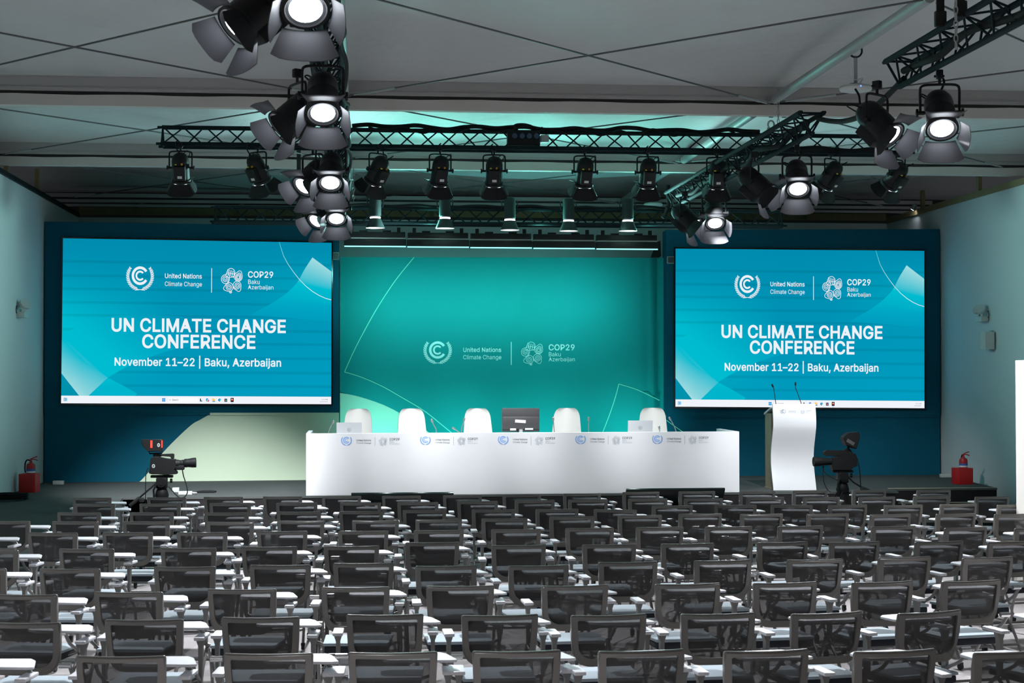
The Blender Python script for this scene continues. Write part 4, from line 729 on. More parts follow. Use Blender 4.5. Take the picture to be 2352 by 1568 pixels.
mics = [([(755, 992), (759, 981), (763, 973)], 'thin gooseneck microphone at the far left end of the desk'),
        ([(1002, 993), (1001, 984), (996, 975), (994, 970)], 'gooseneck microphone leaning left, right of the second white chair'),
        ([(1060, 993), (1061, 980), (1064, 972), (1065, 968)], 'gooseneck microphone left of the third white chair'),
        ([(1055, 994), (1049, 988), (1046, 986)], 'low bent gooseneck microphone left of the third white chair'),
        ([(1273, 992), (1272, 978), (1271, 966)], 'gooseneck microphone in front of the chair right of the monitor'),
        ([(1352, 992), (1352, 978), (1352, 966)], 'upright gooseneck microphone between the two right chairs'),
        ([(1553, 992), (1550, 982), (1544, 970), (1541, 965)], 'gooseneck microphone leaning left at the right end of the desk'),
        ([(1515, 993), (1515, 989), (1514.6, 986)], 'short dark microphone tip right of the right laptop')]
for path, lab in mics:
    Y = DY+.42; P = [py(x, y, Y) for x, y in path]; o0 = V((P[0].x, Y, WZ))
    t = thing('gooseneck_microphone', lab, 'microphone', o0, 0, 'desk microphones')
    b = bm_(); lathe(b, [(0, 0), (.06, 0), (.06, .02), (.045, .03), (0, .032)], 20); obj('base', b, 'mic', t)
    L = [V((0, 0, .03))]+[q-o0 for q in P]
    b = bm_(); tube(b, smooth_path(L[:-1]+[L[-1]]), .007, 8); obj('gooseneck', b, 'mic', t)
    d = (L[-1]-L[-2]).normalized(); b = bm_(); tube(b, [L[-1], L[-1]+d*.012, L[-1]+d*.05, L[-1]+d*.058], [.010, .015, .015, .009], 12); obj('capsule', b, 'mic', t)

# ------------------------------------------------------------------ podium
g0 = pz(1778.5, 1126, SZ); g1 = pz(1876, 1125, SZ); YPd = (g0.y+g1.y)/2
PP = Plane((0, YPd, 0), (0, -1, 0))
top = PP.at(1776, 927.5).z; x0 = PP.at(1776.5, 1000).x; x1 = PP.at(1875, 1000).x
t = thing('podium', 'white podium with wavy front and wood side, right of the desk', 'podium', ((x0+x1)/2, YPd, SZ))
hw = (x1-x0)/2; H = top-SZ
prof = []
for i in range(33):
    v = i/32
    prof.append((.065-.0*v+.085*math.sin(2*PI*(v*1.02-.12))*(1 if v < .72 else max(.35, 1-(v-.72)*2.4)), H*v))
b = bm_(); A = []
for y, z in prof: A.append([b.verts.new((-hw, y, z)), b.verts.new((hw, y, z)), b.verts.new((hw, y+.03, z)), b.verts.new((-hw, y+.03, z))])
for p_, q_ in zip(A, A[1:]):
    for k in range(4): b.faces.new((p_[k], p_[(k+1) % 4], q_[(k+1) % 4], q_[k]))
b.faces.new(A[0][::-1]); b.faces.new(A[-1]); obj('front_board', b, 'white_lam', t, 40)
b = bm_(); box(b, (0, .36, (H-.14)/2), (hw*2-.02, .36, H-.16)); obj('cabinet', b, 'wood', t, 0)
rot = Euler((R(-14), 0, 0)).to_matrix(); b = bm_(); box(b, (0, .36, H-.11), (hw*2, .44, .03), rot); obj('reading_shelf', b, 'white_lam', t, 0)
b = bm_(); box(b, (0, .36, .012), (hw*2+.0, .40, .024)); obj('plinth', b, 'wood', t, 0)
PPf = Plane((0, YPd+.03, 0), (0, -1, 0))
f = lambda x, y: (1790.3+(x-131)*72.1/2101, 939.6+(y-137)*10.4/315)
logo(Plane((0, YPd+.045, 0), (0, -1, 0)), t, f, 'pod_print', .03, w=7)
for path, lab in (([(1782.5, 929), (1780, 912), (1777.2, 892), (1775.5, 888)], 'thin black gooseneck microphone at the left of the podium'), ([(1841, 928), (1834, 908), (1827, 890), (1827, 884)], 'thin black gooseneck microphone at the right of the podium')):
    Y = YPd+.30; P = [py(x, y, Y) for x, y in path]
    o0 = V((P[0].x, Y, SZ+H-.095))
    tm = thing('podium_microphone', lab, 'microphone', o0)
    b = bm_(); lathe(b, [(0, 0), (.03, 0), (.025, .02), (0, .022)], 14); obj('base', b, 'black_metal', tm)
    L = [V((0, 0, .02))]+[q-o0 for q in P]; b = bm_(); tube(b, L, .0055, 8); obj('gooseneck', b, 'black_metal', tm)
    d = (L[-1]-L[-2]).normalized(); b = bm_(); tube(b, [L[-1]-d*.01, L[-1], L[-1]+d*.045], [.008, .013, .012], 10); obj('capsule', b, 'black_metal', tm)
# ------------------------------------------------------------------ floor monitors in front of the stage
for xa, xb, yt, lab in ((807, 1040, 1130.5, 'black floor monitor leaning in front of the desk, left one'), (1432, 1657, 1120.5, 'black floor monitor leaning in front of the desk, right one')):
    Y = YE-.75; a = py(xa, yt, Y-.3); c = py(xb, yt, Y-.3); w = c.x-a.x; zt = a.z
    t = thing('floor_monitor', lab, 'monitor', ((a.x+c.x)/2, Y, 0), 0, 'floor monitors')
    L = zt/math.cos(R(38)); rot = Euler((R(38), 0, 0)).to_matrix()
    b = bm_(); box(b, rot @ V((0, 0, L/2)), (w, .035, L), rot, bev=.006); obj('panel', b, 'tv_black', t)
    b = bm_(); box(b, rot @ V((0, -.04, L*.45)), (w*.6, .05, L*.5), rot, bev=.015); obj('rear_housing', b, 'tv_black', t)
    for s in (-1, 1):
        b = bm_(); tube(b, [rot @ V((s*w*.35, -.03, L*.7)), (s*w*.35, -.62, .02), (s*w*.35, .05, .02)], .018, 8); obj('foot', b, 'black_metal', t)

# ------------------------------------------------------------------ broadcast cameras on tripods
MT['plastic_black'] = mat('camera_black_plastic', (.0045, .0048, .0052), .6, vary=.3, vscale=30, spec=.2)
def tripod(loc, label, zt, pan):
    t = thing('camera_tripod', label, 'tripod', loc)
    b = bm_(); lathe(b, [(0, zt-.34), (.075, zt-.34), (.095, zt-.28), (.08, zt-.22), (.06, zt-.18), (0, zt-.18)], 20); obj('bowl', b, 'plastic_black', t)
    b = bm_(); box(b, (0, 0, zt-.11), (.15, .13, .15), bev=.02); lathe(b, [(0, -.10), (.065, -.10), (.065, .10), (0, .10)], 20, M.Translation((0, 0, zt-.10)) @ M.Rotation(PI/2, 4, 'X')); obj('fluid_head', b, 'plastic_black', t)
    b = bm_(); box(b, (0, 0, zt-.02), (.30, .10, .035), bev=.008); obj('head_plate', b, 'plastic_black', t)
    for k in range(3):
        a = R(90+120*k+20); d = V((math.cos(a), math.sin(a), 0))
        b = bm_(); q = V((0, 0, zt-.30))+d*.06; e = d*.62; e.z = .02
        s_ = V((-d.y, d.x, 0))*.028
        m_ = q+(e-q)*.5
        tube(b, [q+s_, m_+s_], .014, 8); tube(b, [q-s_, m_-s_], .014, 8); tube(b, [m_-(e-q)*.05, e], .016, 8); box(b, m_, (.09, .06, .06)); lathe(b, [(0, -.02), (.03, -.02), (.03, .012), (0, .015)], 10, M.Translation(e)); obj('leg', b, 'plastic_black', t)
    b = bm_(); tube(b, [(-.05, -.08, zt-.09), (-.10, -.10, zt-.20), (-.09, -.10, zt-.34)], .014, 8); tube(b, [(-.09, -.10, zt-.30), (-.09, -.10, zt-.40)], .024, 10); obj('folded_handle', b, 'plastic_black', t)
    b = bm_(); lathe(b, [(0, 0), (.04, 0), (.04, .03), (0, .03)], 14, M.Translation((.0, -.075, zt-.10)) @ M.Rotation(PI/2, 4, 'X')); lathe(b, [(0, 0), (.03, 0), (.03, .03), (0, .03)], 14, M.Translation((.11, 0, zt-.08)) @ M.Rotation(PI/2, 4, 'Y')); lathe(b, [(0, 0), (.05, 0), (.05, .02), (0, .02)], 14, M.Translation((0, 0, zt-.20))); obj('drag_knob', b, 'plastic_black', t)
    P = [V(q) for q in pan]; b = bm_(); tube(b, P[:-1], .012, 8); h = obj('pan_handle', b, 'plastic_black', t)
    b = bm_(); tube(b, P[-2:], .024, 12); box(b, P[-2]+V((.03, -.02, -.03)), (.07, .06, .06), bev=.015); obj('grip', b, 'rubber', h)
    return t
PXM = .00067                                                # metres per unit of the side-view sketch
# left camera: lens towards the right
YC = YE-.95
base = py(372, 1089, YC)
tripod((base.x, YC, 0), 'black tripod under the left broadcast camera', base.z-.008, [(-.05, -.03, base.z-.09), (-.13, -.06, base.z-.17), (-.29, -.08, base.z-.31), (-.42, -.10, base.z-.42)])
def S(cx, cy): return ((cx-760)*PXM, (910-cy)*PXM)
def prof_part(name, pts, dep, parent, m='plastic_black', y=0, bev=0):
    b = bm_(); extrude_poly(b, [(S(*q)[0], y-dep/2, S(*q)[1]) for q in pts], (0, dep, 0))
    if bev: bmesh.ops.bevel(b, geom=b.edges[:], offset=bev, segments=2, affect='EDGES')
    return obj(name, b, m, parent, 35)
t = thing('broadcast_camera', 'black broadcast camera with red tally lights, left of the desk', 'video camera', (base.x, YC, base.z))
bd = prof_part('body', [(520, 800), (545, 570), (640, 550), (720, 560), (860, 590), (1040, 600), (1050, 780), (1000, 800), (1070, 850), (1075, 900), (870, 920), (680, 905), (570, 905), (505, 880)], .15, t, bev=.006)
b = bm_(); 
c_ = V((S(603, 733)[0], -.078, S(603, 733)[1])); k = 20
for i in range(k):
    b.faces.new([b.verts.new(c_+V((r_*.8*math.cos(q), 0, r_*math.sin(q)))) for r_, q in ((.027, 2*PI*i/k), (.027, 2*PI*(i+1)/k), (.015, 2*PI*(i+1)/k), (.015, 2*PI*i/k))])
obj('badge', b, 'plastic_grey', bd, 0)
prof_part('handle', [(700, 510), (760, 495), (980, 485), (1010, 500), (1005, 590), (945, 590), (930, 545), (760, 530), (720, 560), (690, 560)], .045, t, bev=.004)
b = bm_(); MX = lambda cx, cy: M.Translation((S(cx, cy)[0], 0, S(cx, cy)[1])) @ M.Rotation(PI/2, 4, 'Y')
lathe(b, [(0, -.02), (.055, -.02), (.055, .06), (.048, .07), (.048, .085), (.044, .09), (.045, .105), (.049, .108), (.049, .125), (.045, .13), (.058, .15), (.060, .18), (.057, .183), (.057, .195), (.060, .198), (.060, .22), (.066, .24), (.068, .30), (0, .29)], 24, M.Translation((S(1000, 700)[0], 0, S(1000, 695)[1])) @ M.Rotation(PI/2-.05, 4, 'Y')); obj('lens', b, 'plastic_black', t)
b = bm_(); box(b, (S(1110, 730)[0], 0, S(1110, 770)[1]), (.14, .09, .07), bev=.015); obj('lens_drive', b, 'plastic_black', t)
vf = prof_part('viewfinder', [(355, 190), (620, 195), (790, 190), (770, 440), (490, 440), (470, 400), (400, 350), (362, 280)], .16, t, bev=.008)
for xx in (560, 772):
    b = bm_(); box(b, (S(xx, 285)[0], -.082, S(xx, 285)[1]), (.026 if xx == 560 else .014, .008, .10)); obj('tally_light', b, 'tally', vf, 0)
b = bm_(); c_ = V((S(705, 305)[0], -.083, S(705, 305)[1]))
for i in range(k):
    b.faces.new([b.verts.new(c_+V((r_*.7*math.cos(q), 0, r_*math.sin(q)))) for r_, q in ((.026, 2*PI*i/k), (.026, 2*PI*(i+1)/k), (.016, 2*PI*(i+1)/k), (.016, 2*PI*i/k))])
obj('badge', b, 'plastic_grey', vf, 0)
b = bm_(); box(b, (S(650, 510)[0], 0, S(650, 510)[1]), (.09, .05, .06)); tube(b, [(S(500, 440)[0], 0, S(500, 440)[1]), (S(510, 485)[0], 0, S(510, 485)[1]), (S(760, 475)[0], 0, S(760, 475)[1]), (S(770, 430)[0], 0, S(770, 430)[1])], .01, 6); obj('viewfinder_mount', b, 'black_metal', t)
b = bm_(); P = [S(1170, 780), (S(1185, 920)), S(1250, 1130), S(1270, 1290), S(1200, 1385), S(1080, 1370), S(890, 1160)]
tube(b, smooth_path([(x, .02, z) for x, z in P]), .008, 6); obj('lens_cable', b, 'cord', t)
b = bm_(); tube(b, smooth_path([(S(490, 780)[0], 0, S(490, 780)[1]), (S(450, 850)[0], 0, S(450, 850)[1]), (S(430, 1120)[0], 0, S(430, 1120)[1]), (S(425, 1400)[0], .05, -base.z+.02)]), .006, 6); obj('power_cable', b, 'cord', t)
pb = Plane((0, YC-.086, 0), (0, -1, 0))
p = Print(pb, .0); p.text('4', 363.2, 365.8, 1019.7, 1023.5); p.done('badge_number', 'plastic_grey', t)
p = Print(pb, .004); p.text('4', 351.5, 354.3, 1068, 1072); p.done('badge_number', 'plastic_grey', t)
# right camera: lens towards the left
base = py(1935, 1076, YC+.1); YC2 = YC+.1
tripod((base.x, YC2, 0), 'black tripod under the right broadcast camera', base.z-.018, [(.05, -.03, base.z-.09), (.14, -.06, base.z-.19), (.25, -.08, base.z-.26), (.40, -.10, base.z-.33)])
t = thing('broadcast_camera', 'black broadcast camera pointing at the podium, hooded viewfinder raised', 'video camera', (base.x, YC2, base.z))
PXM = .0062/5.407; 
def S(cx, cy): return ((cx-1080)*PXM, (1095-cy)*PXM)
prof_part('body', [(940, 960), (1040, 940), (1080, 905), (1200, 895), (1245, 940), (1255, 1060), (1190, 1080), (1180, 1110), (940, 1110), (930, 1060)], .15, t, bev=.006)
prof_part('handle', [(835, 885), (870, 860), (1090, 870), (1120, 845), (1170, 845), (1210, 900), (1130, 905), (1040, 935), (860, 935), (835, 915)], .06, t, bev=.004)
b = bm_(); lathe(b, [(0, -.02), (.045, -.02), (.05, .07), (.056, .08), (.058, .16), (.066, .18), (.068, .27), (0, .265)], 24, M.Translation((S(945, 1005)[0], 0, S(945, 1005)[1])) @ M.Rotation(-PI/2, 4, 'Y')); obj('lens', b, 'plastic_black', t)
vf = prof_part('viewfinder_hood', [(1070, 705), (1140, 645), (1275, 635), (1285, 700), (1240, 850), (1110, 800)], .19, t, 'plastic_black', bev=.01)
b = bm_(); box(b, (S(1160, 760)[0], -.05, S(1160, 760)[1]), (.12, .10, .05), Euler((0, R(30), 0)).to_matrix()); obj('hood_lining', b, 'plastic_dark', vf, 0)
b = bm_(); tube(b, [(S(1150, 850)[0], 0, S(1150, 850)[1]), (S(1170, 800)[0], 0, S(1170, 800)[1])], .02, 8); obj('viewfinder_mount', b, 'black_metal', t)
b = bm_(); tube(b, smooth_path([(S(840, 1060)[0], 0, S(840, 1060)[1]), (S(845, 1130)[0], 0, S(845, 1130)[1]), (S(930, 1200)[0], 0, S(930, 1200)[1]), (S(1030, 1245)[0], 0, S(1030, 1245)[1])]), .006, 6)
tube(b, smooth_path([(S(830, 1060)[0], 0, S(830, 1060)[1]), (S(840, 1250)[0], 0, S(840, 1250)[1]), (S(890, 1360)[0], 0, S(890, 1360)[1]), (S(930, 1385)[0], 0, S(930, 1385)[1])]), .006, 6); obj('lens_cable', b, 'cord', t)
b = bm_(); tube(b, smooth_path([(S(1240, 910)[0], 0, S(1240, 910)[1]), (S(1270, 980)[0], 0, S(1270, 980)[1]), (S(1300, 1120)[0], 0, S(1300, 1120)[1]), (S(1330, 1390)[0], .05, S(1330, 1390)[1])]), .008, 6); obj('power_cable', b, 'cord', t)

# ------------------------------------------------------------------ fire points
def fire_point(px0, px1, ybase, ytop, hose, which):
    g = pz((px0+px1)/2, ybase, SZ); w = (px1-px0)*g.y/F*.80; h = (ybase-ytop)*g.y/F
    b = bm_(); box(b, (0, 0, h/2), (w, w, h), bev=.006); o = obj('extinguisher_stand', b, 'red_box', None, 35, (g.x, g.y+w/2, SZ)); o.rotation_euler = (0, 0, R(-6 if which == 'left' else 8)); tag(o, f'red box stand under the fire extinguisher by the {which} wall', 'box')
    t = thing('fire_extinguisher', f'red fire extinguisher on the red box by the {which} wall', 'fire extinguisher', (g.x+.02, g.y+w/2, SZ+h), 0); t.scale = (.78,)*3
    b = bm_(); lathe(b, [(0, 0), (.080, 0), (.085, .01), (.085, .15), (.07, .19), (.03, .21), (.025, .235), (0, .235)], 24); obj('cylinder', b, 'red', t)
    b = bm_(); lathe(b, [(.0865, .015), (.0865, .05)], 24); 
    obj('label', b, 'label_white', t)
    b = bm_(); lathe(b, [(.0866, .05), (.0866, .09)], 24); obj('label', b, 'label_blue', t)
    b = bm_(); tube(b, [(0, 0, .23), (0, 0, .265)], .02, 10); tube(b, [(-.03, 0, .262), (.06, 0, .275), (.13, 0, .25)], .01, 8); tube(b, [(-.01, 0, .275), (.06, 0, .31), (.12, 0, .325)], .01, 8); obj('valve_lever', b, 'red', t)
    if hose:
        b = bm_(); tube(b, smooth_path([(-.02, 0, .25), (-.07, 0, .26), (-.105, 0, .20), (-.11, 0, .08), (-.10, 0, .02)]), .013, 8); obj('hose', b, 'cord', t)
    else:
        b = bm_(); tube(b, smooth_path([(-.02, 0, .25), (.0, .07, .26), (.0, .11, .18), (.0, .11, .02)]), .013, 8); obj('hose', b, 'cord', t)
fire_point(40, 87, 1131, 1089.5, True, 'left'); fire_point(2194, 2240, 1112.5, 1074, False, 'right')

# ------------------------------------------------------------------ emergency lights and wall speaker
def emergency(px, ytop, ybot, X, sgn, which):
    P = px_x(px, ybot-5, X); s = P.y/F*(1.0)
    t = thing('emergency_light', f'twin head emergency light high on the {which} wall', 'emergency light', (X+sgn*.06, P.y, P.z))
    b = bm_(); box(b, (0, 0, 0), (.12, .30, .085), bev=.008); obj('battery_box', b, 'plastic_white', t)
    for yy in (-.08, .08):
        b = bm_(); tube(b, [(sgn*.01, yy, .04), (sgn*.01, yy, .085)], .028, 10); 
        lathe(b, [(0, -.05), (.035, -.05), (.075, -.015), (.082, .02), (.078, .03)], 18, M.Translation((sgn*.03, yy, .155)) @ M.Rotation(sgn*R(55), 4, 'Y') @ M.Rotation(R(25), 4, 'X')); h = obj('lamp_head', b, 'plastic_white', t)
        b = bm_(); lathe(b, [(0, .027), (.077, .027)], 18, M.Translation((sgn*.03, yy, .155)) @ M.Rotation(sgn*R(55), 4, 'Y') @ M.Rotation(R(25), 4, 'X')); obj('lens', b, 'glass', h)
    b = bm_(); tube(b, smooth_path([(-sgn*.05, -.16, .02), (-sgn*.05, -.20, .06), (-sgn*.05, -.17, .12), (-sgn*.05, -.13, .13)]), .006, 6); obj('lead', b, 'cord', t)
emergency(42, 690, 728, XL, 1, 'left'); emergency(2262, 700, 738, XR-.02, -1, 'right')
P = px_x(2280, 782, XR)
t = thing('wall_speaker', 'cream wedge loudspeaker on the right wall below the emergency light', 'loudspeaker', (XR-.01, P.y, P.z))
b = bm_(); extrude_poly(b, [(-.02, -.15, -.14), (-.16, -.13, -.14), (-.19, 0, -.14), (-.16, .13, -.14), (-.02, .15, -.14)], (0, 0, .28)); obj('cabinet', b, 'plastic_white', t, 0)
b = bm_(); box(b, (-.012, 0, 0), (.024, .10, .32)); obj('bracket', b, 'plastic_grey', t, 0)

P = px_x(2097, 479, XR-.10)
t = thing('work_light', 'small bright work light at the right wall top near the stage', 'lamp', (P.x, P.y, P.z))
b = bm_(); lathe(b, [(0, .10), (.03, .10), (.04, .06), (.06, 0), (.055, -.005)], 16, M.Rotation(R(40), 4, 'X') @ M.Rotation(R(20), 4, 'Y')); obj('housing', b, 'plastic_grey', t)
b = bm_(); lathe(b, [(0, -.012), (.05, -.008)], 16, M.Rotation(R(40), 4, 'X') @ M.Rotation(R(20), 4, 'Y')); obj('lens', b, 'lens', t)
b = bm_(); tube(b, [(.02, .05, .08), (.10, .06, .02)], .012, 8); obj('bracket', b, 'steel', t)
# ------------------------------------------------------------------ small things on the stage floor
g = pz(135, 1112, SZ); b = bm_(); box(b, (0, 0, .03), (.17, .09, .06), bev=.008); o = obj('power_box', b, 'plastic_white', None, 35, (g.x, g.y-.02, SZ)); tag(o, 'white power box on the stage floor by the left screen wall', 'power box')
g = pz(2166, 1096, SZ); b = bm_(); box(b, (0, 0, .03), (.20, .09, .06), bev=.008); o = obj('power_box', b, 'plastic_white', None, 35, (g.x+.05, g.y, SZ)); tag(o, 'white power box on the stage floor by the right screen wall', 'power box')
g = pz(404, 1130, SZ); t = thing('power_adapter', 'white power adapter on the stage behind the left broadcast camera', 'adapter', (g.x, g.y, SZ)); b = bm_(); box(b, (0, 0, .035), (.10, .08, .07), bev=.008); obj('housing', b, 'plastic_white', t)
g = pz(425, 1136, SZ); t = thing('power_strip', 'white power strip beside the left broadcast camera on the stage', 'power strip', (g.x, g.y+.05, SZ)); b = bm_(); box(b, (0, 0, .025), (.20, .07, .05), bev=.008); obj('housing', b, 'plastic_white', t)
b = bm_(); tube(b, smooth_path([(.10, 0, .03), (.16, .03, .02), (.12, .12, .012), (-.02, .14, .012)]), .007, 6); obj('lead', b, 'white_cable', t)
g = pz(475, 1131, SZ); b = bm_(); tube(b, smooth_path([(-.14, 0, .01), (-.05, .04, .012), (.05, -.02, .016), (.13, .02, .014), (.06, .05, .02), (-.08, .02, .02), (-.13, -.04, .012), (.02, -.06, .012), (.12, -.05, .01)]), .012, 6); o = obj('loose_cable', b, 'cord', None, 35, (g.x, g.y, SZ)); tag(o, 'short heap of black cable right of the left broadcast camera', 'cable')
g = pz(18, 1146, SZ)
b = bm_(); P = []
for i in range(120):
    a = i*.42; r_ = .17+.05*math.sin(i*.7); P.append((r_*math.cos(a)*1.1, r_*math.sin(a)*.8, .012+.0007*i))
tube(b, P, .010, 6); o = obj('cable_coil', b, 'cord', None, 35, (XL+.24, YE-.12, SZ-.012)); tag(o, 'black cable coil at the top of the ramp by the left wall', 'cable')
# white board at the right edge
P = pd(2332, 827, 17.5)
b = bm_(); box(b, (.03, -1.6, P.z/2), (.06, 3.2, P.z)); o = obj('partition_board', b, 'pale_wall', None, 0, (P.x, P.y, 0)); tag(o, 'tall white partition board at the right edge of the photo', 'partition')

# ------------------------------------------------------------------ trusses
def truss(name, label, p, q, rad=.025, side=.24, step=.5, up_=True):
    """triangular truss along p-q, apex up or down; p-q is the lower side"""
    p, q = V(p), V(q); d = (q-p); L = d.length; d.normalize(); s = V((d.y, -d.x, 0)).normalized(); h = side*.866
    t = thing(name, label, 'truss', p)
    ch = [V((0, 0, h)), -s*side/2, s*side/2] if up_ else [V((0, 0, 0)), -s*side/2+V((0, 0, h)), s*side/2+V((0, 0, h))]
    for k, c in enumerate(ch):
        b = bm_(); tube(b, [c, c+d*L], rad, 12); 
        for e in (-.055, L): tube(b, [c+d*e, c+d*(e+.055)], rad*.62, 10)
        obj('chord', b, 'truss_paint', t)
    n = max(2, int(L/step)); st = L/n
    for a_, c_ in ((0, 1), (0, 2), (1, 2)):
        b = bm_()
        for i in range(n):
            A, B = (ch[a_], ch[c_]) if c_ == 1 else (ch[c_], ch[a_])
            x0, x1, x2 = i*st+.02, (i+.5)*st, (i+1)*st-.02
            tube(b, [A+d*x0, B+d*x1], .0095, 6); tube(b, [B+d*x1, A+d*x2], .0095, 6)
        tube(b, [ch[a_]+d*.01, ch[c_]+d*.01], .011, 6); tube(b, [ch[a_]+d*(L-.01), ch[c_]+d*(L-.01)], .011, 6)
        obj('bracing', b, 'truss_paint', t, 35)
    return t
Y1 = 19.83; Z1 = 5.06
x0 = py(372, 330, Y1).x; x1 = py(2083, 350, Y1).x
truss('lighting_truss', 'black front cross truss carrying ten rear-facing lamps over the audience', (x0, Y1, Z1), (x1, Y1, Z1), .027, .25)
Y2 = 23.5; Z2 = 4.47
truss('lighting_truss', 'black rear cross truss above the teal banner and wash bars', (py(493, 509, Y2).x, Y2, Z2), (py(1794, 523, Y2).x, Y2, Z2), .026, .25)
XLT, XRT, ZT = -.285, 4.50, 4.68
truss('lighting_truss', 'left lengthwise truss carrying the lit lamps above the audience', (XLT, 7.2, ZT), (XLT, 22.9, ZT), up_=False)
truss('lighting_truss', 'right lengthwise truss, near section at the upper right corner', (XRT, 7.6, ZT), (XRT, 13.1, ZT), up_=False)
truss('lighting_truss', 'right lengthwise truss, far section crossing below the front cross truss', (XRT, 15.75, ZT), (XRT, 22.9, ZT), up_=False)
# cables taped along the trusses
def cable(name, label, pts, r, cat='cable', m='cord', group=None):
    pts = [V(p) for p in pts]; o0 = pts[0].copy(); b = bm_(); tube(b, smooth_path([tuple(p-o0) for p in pts]), r, 7)
    o = obj(name, b, m, None, 60, o0); return tag(o, label, cat, group)
def run(x0, x1, Y, Z, amp, n, ph=0):
    return [(x0+(x1-x0)*i/n, Y+.02*math.sin(i*1.3+ph), Z+amp*math.sin(i*1.9+ph)+amp*.6*math.sin(i*.8)) for i in range(n+1)]
cable('cable_bundle', 'black cable bundle lying along the top of the front cross truss', run(x0+2.3, x1-1.9, Y1, Z1+.265, .016, 26), .028)
cable('cable_bundle', 'thin black cable looping along the middle of the front cross truss', run(x0+2.5, x1-2.2, Y1-.06, Z1+.22, .03, 34, 2), .011)
cable('cable_bundle', 'black cable bundle along the lower right end of the front cross truss', run(x1-2.1, x1-.3, Y1-.14, Z1+.03, .012, 8), .032)
cable('cable_bundle', 'black cable bundle along the top of the left lengthwise truss', [(XLT+.02*math.sin(i*1.4), 7.6+i*.75, ZT+.245+.015*math.sin(i*2.1)) for i in range(20)], .028)
cable('cable_bundle', 'black cables hanging along the right side of the left lengthwise truss', [(XLT+.15+.02*math.sin(i*1.7), 9+i*.5, ZT+.06+.06*math.sin(i*1.1)) for i in range(26)], .017)
cable('cable_bundle', 'black cable bundle inside the far right lengthwise truss', [(XRT-.03+.03*math.sin(i*1.4), 15.9+i*.5, ZT+.08+.04*math.sin(i*2.1)) for i in range(14)], .03)
cable('cable_bundle', 'black cable bundle inside the near right lengthwise truss', [(XRT-.03+.03*math.sin(i*1.4), 8+i*.5, ZT+.08+.04*math.sin(i*2.1)) for i in range(11)], .03)
def lerp3(a, b, t): return V(a)+(V(b)-V(a))*t
A = V((XRT+.02, 13.05, ZT+.06)); B = V((XRT+.08, 15.8, ZT+.16)); 
cable('cable_swag', 'thick black cable bundle hanging between the two right truss sections', [lerp3(A, B, k/6)-V((0, 0, .16*math.sin(PI*k/6))) for k in range(7)], .026)
A = V((py(1860, 330, Y2).x-2.0, Y2, Z2+.28))
cable('cable_bundle', 'teal lit cable bundle along the top of the rear cross truss', run(py(800, 470, Y2).x, py(1570, 470, Y2).x, Y2, Z2+.255, .014, 20), .028)
cable('cable_swag', 'bent cable bundle dropping from the roof to the right end of the rear truss', [py(1535, 425, Y2-.2), py(1533, 445, Y2-.2), py(1536, 465, Y2-.2), py(1530, 488, Y2-.2), py(1522, 500, Y2-.2)], .03)
# power distribution box on the front truss
a = py(1165, 300, Y1-.05); c = py(1240, 341, Y1-.05)
t = thing('power_distributor', 'black power distributor with blue sockets on the front cross truss', 'power box', ((a.x+c.x)/2, Y1-.02, Z1+.03))
w = c.x-a.x; b = bm_(); box(b, (0, 0, .10), (w, .14, .19), bev=.008); obj('case', b, 'black_metal', t)
for k in range(4):
    b = bm_(); tube(b, [(-w*.28+k*.09, -.06, .13), (-w*.28+k*.09, -.10, .12)], .032, 12); obj('socket', b, 'socket_blue', t)
b = bm_(); box(b, (w/2+.06, -.02, .10), (.10, .10, .09), bev=.01); obj('plug', b, 'plastic_grey', t)
b = bm_(); tube(b, smooth_path([(-w*.2, 0, .20), (-.1, 0, .26), (0, -.02, .27), (.1, 0, .25), (w*.3, 0, .22), (w*.6, 0, .23)]), .022, 8); tube(b, smooth_path([(-w*.3, -.03, .2), (-.05, -.03, .24), (.12, -.03, .24), (w*.4, -.03, .2)]), .018, 8); obj('cable_loop', b, 'cord', t)

# hanging steel: straps, shackles and chains
def hanger(x, y, z0, z1, label, kind):
    t = thing('truss_hanger', label, 'hanger', (x, y, z0), 0, 'truss hangers')
    b = bm_()
    if kind == 'chain':
        n = int((z1-z0)/.05)
        for i in range(n):
            c = V((0, 0, i*.05+.025)); ax = V((1, 0, 0)) if i % 2 else V((0, 1, 0))
            tube(b, [c+ax*.014*math.cos(q)+V((0, 0, .03*math.sin(q))) for q in [2*PI*k/8 for k in range(8)]], .005, 5, closed=True)
        obj('chain', b, 'steel', t)
    elif kind == 'band':
        box(b, (0, 0, (z1-z0)/2), (.06, .02, z1-z0), bev=.004); box(b, (0, 0, .06), (.085, .05, .12), bev=.01); obj('strap', b, 'black_metal', t)
    else:
        box(b, (0, 0, (z1-z0)/2+.12), (.055, .02, z1-z0-.24), bev=.004); obj('strap', b, 'black_metal', t)
        b = bm_(); tube(b, [(.04*math.cos(q), 0, .15+.05*math.sin(q)) for q in [PI*k/10*2-.6 for k in range(9)]], .012, 8); tube(b, [(-.05, 0, .10), (.05, 0, .10)], .012, 8); box(b, (0, 0, .04), (.05, .05, .10), bev=.006); obj('shackle', b, 'steel', t)
hg = [(pz(1771, 285, 5.27), 'strap', 'black strap and shackle holding the front cross truss at its right'), (pz(1801, 275, 5.3), 'strap', 'second black strap right of the first one over the front cross truss'),]
hanger(py(1771, 300, Y1).x, Y1, Z1+.20, 5.75, hg[0][2], 'strap'); hanger(py(1801, 300, Y1).x, Y1, Z1+.20, 5.75, hg[1][2], 'strap')
def hang_px(x, y, Y, z1, label, kind):
    P = py(x, y, Y); hanger(P.x, Y, P.z, z1, label, kind)
hang_px(2160, 62, 11.7, 5.70, 'black strap holding the near right truss', 'band')
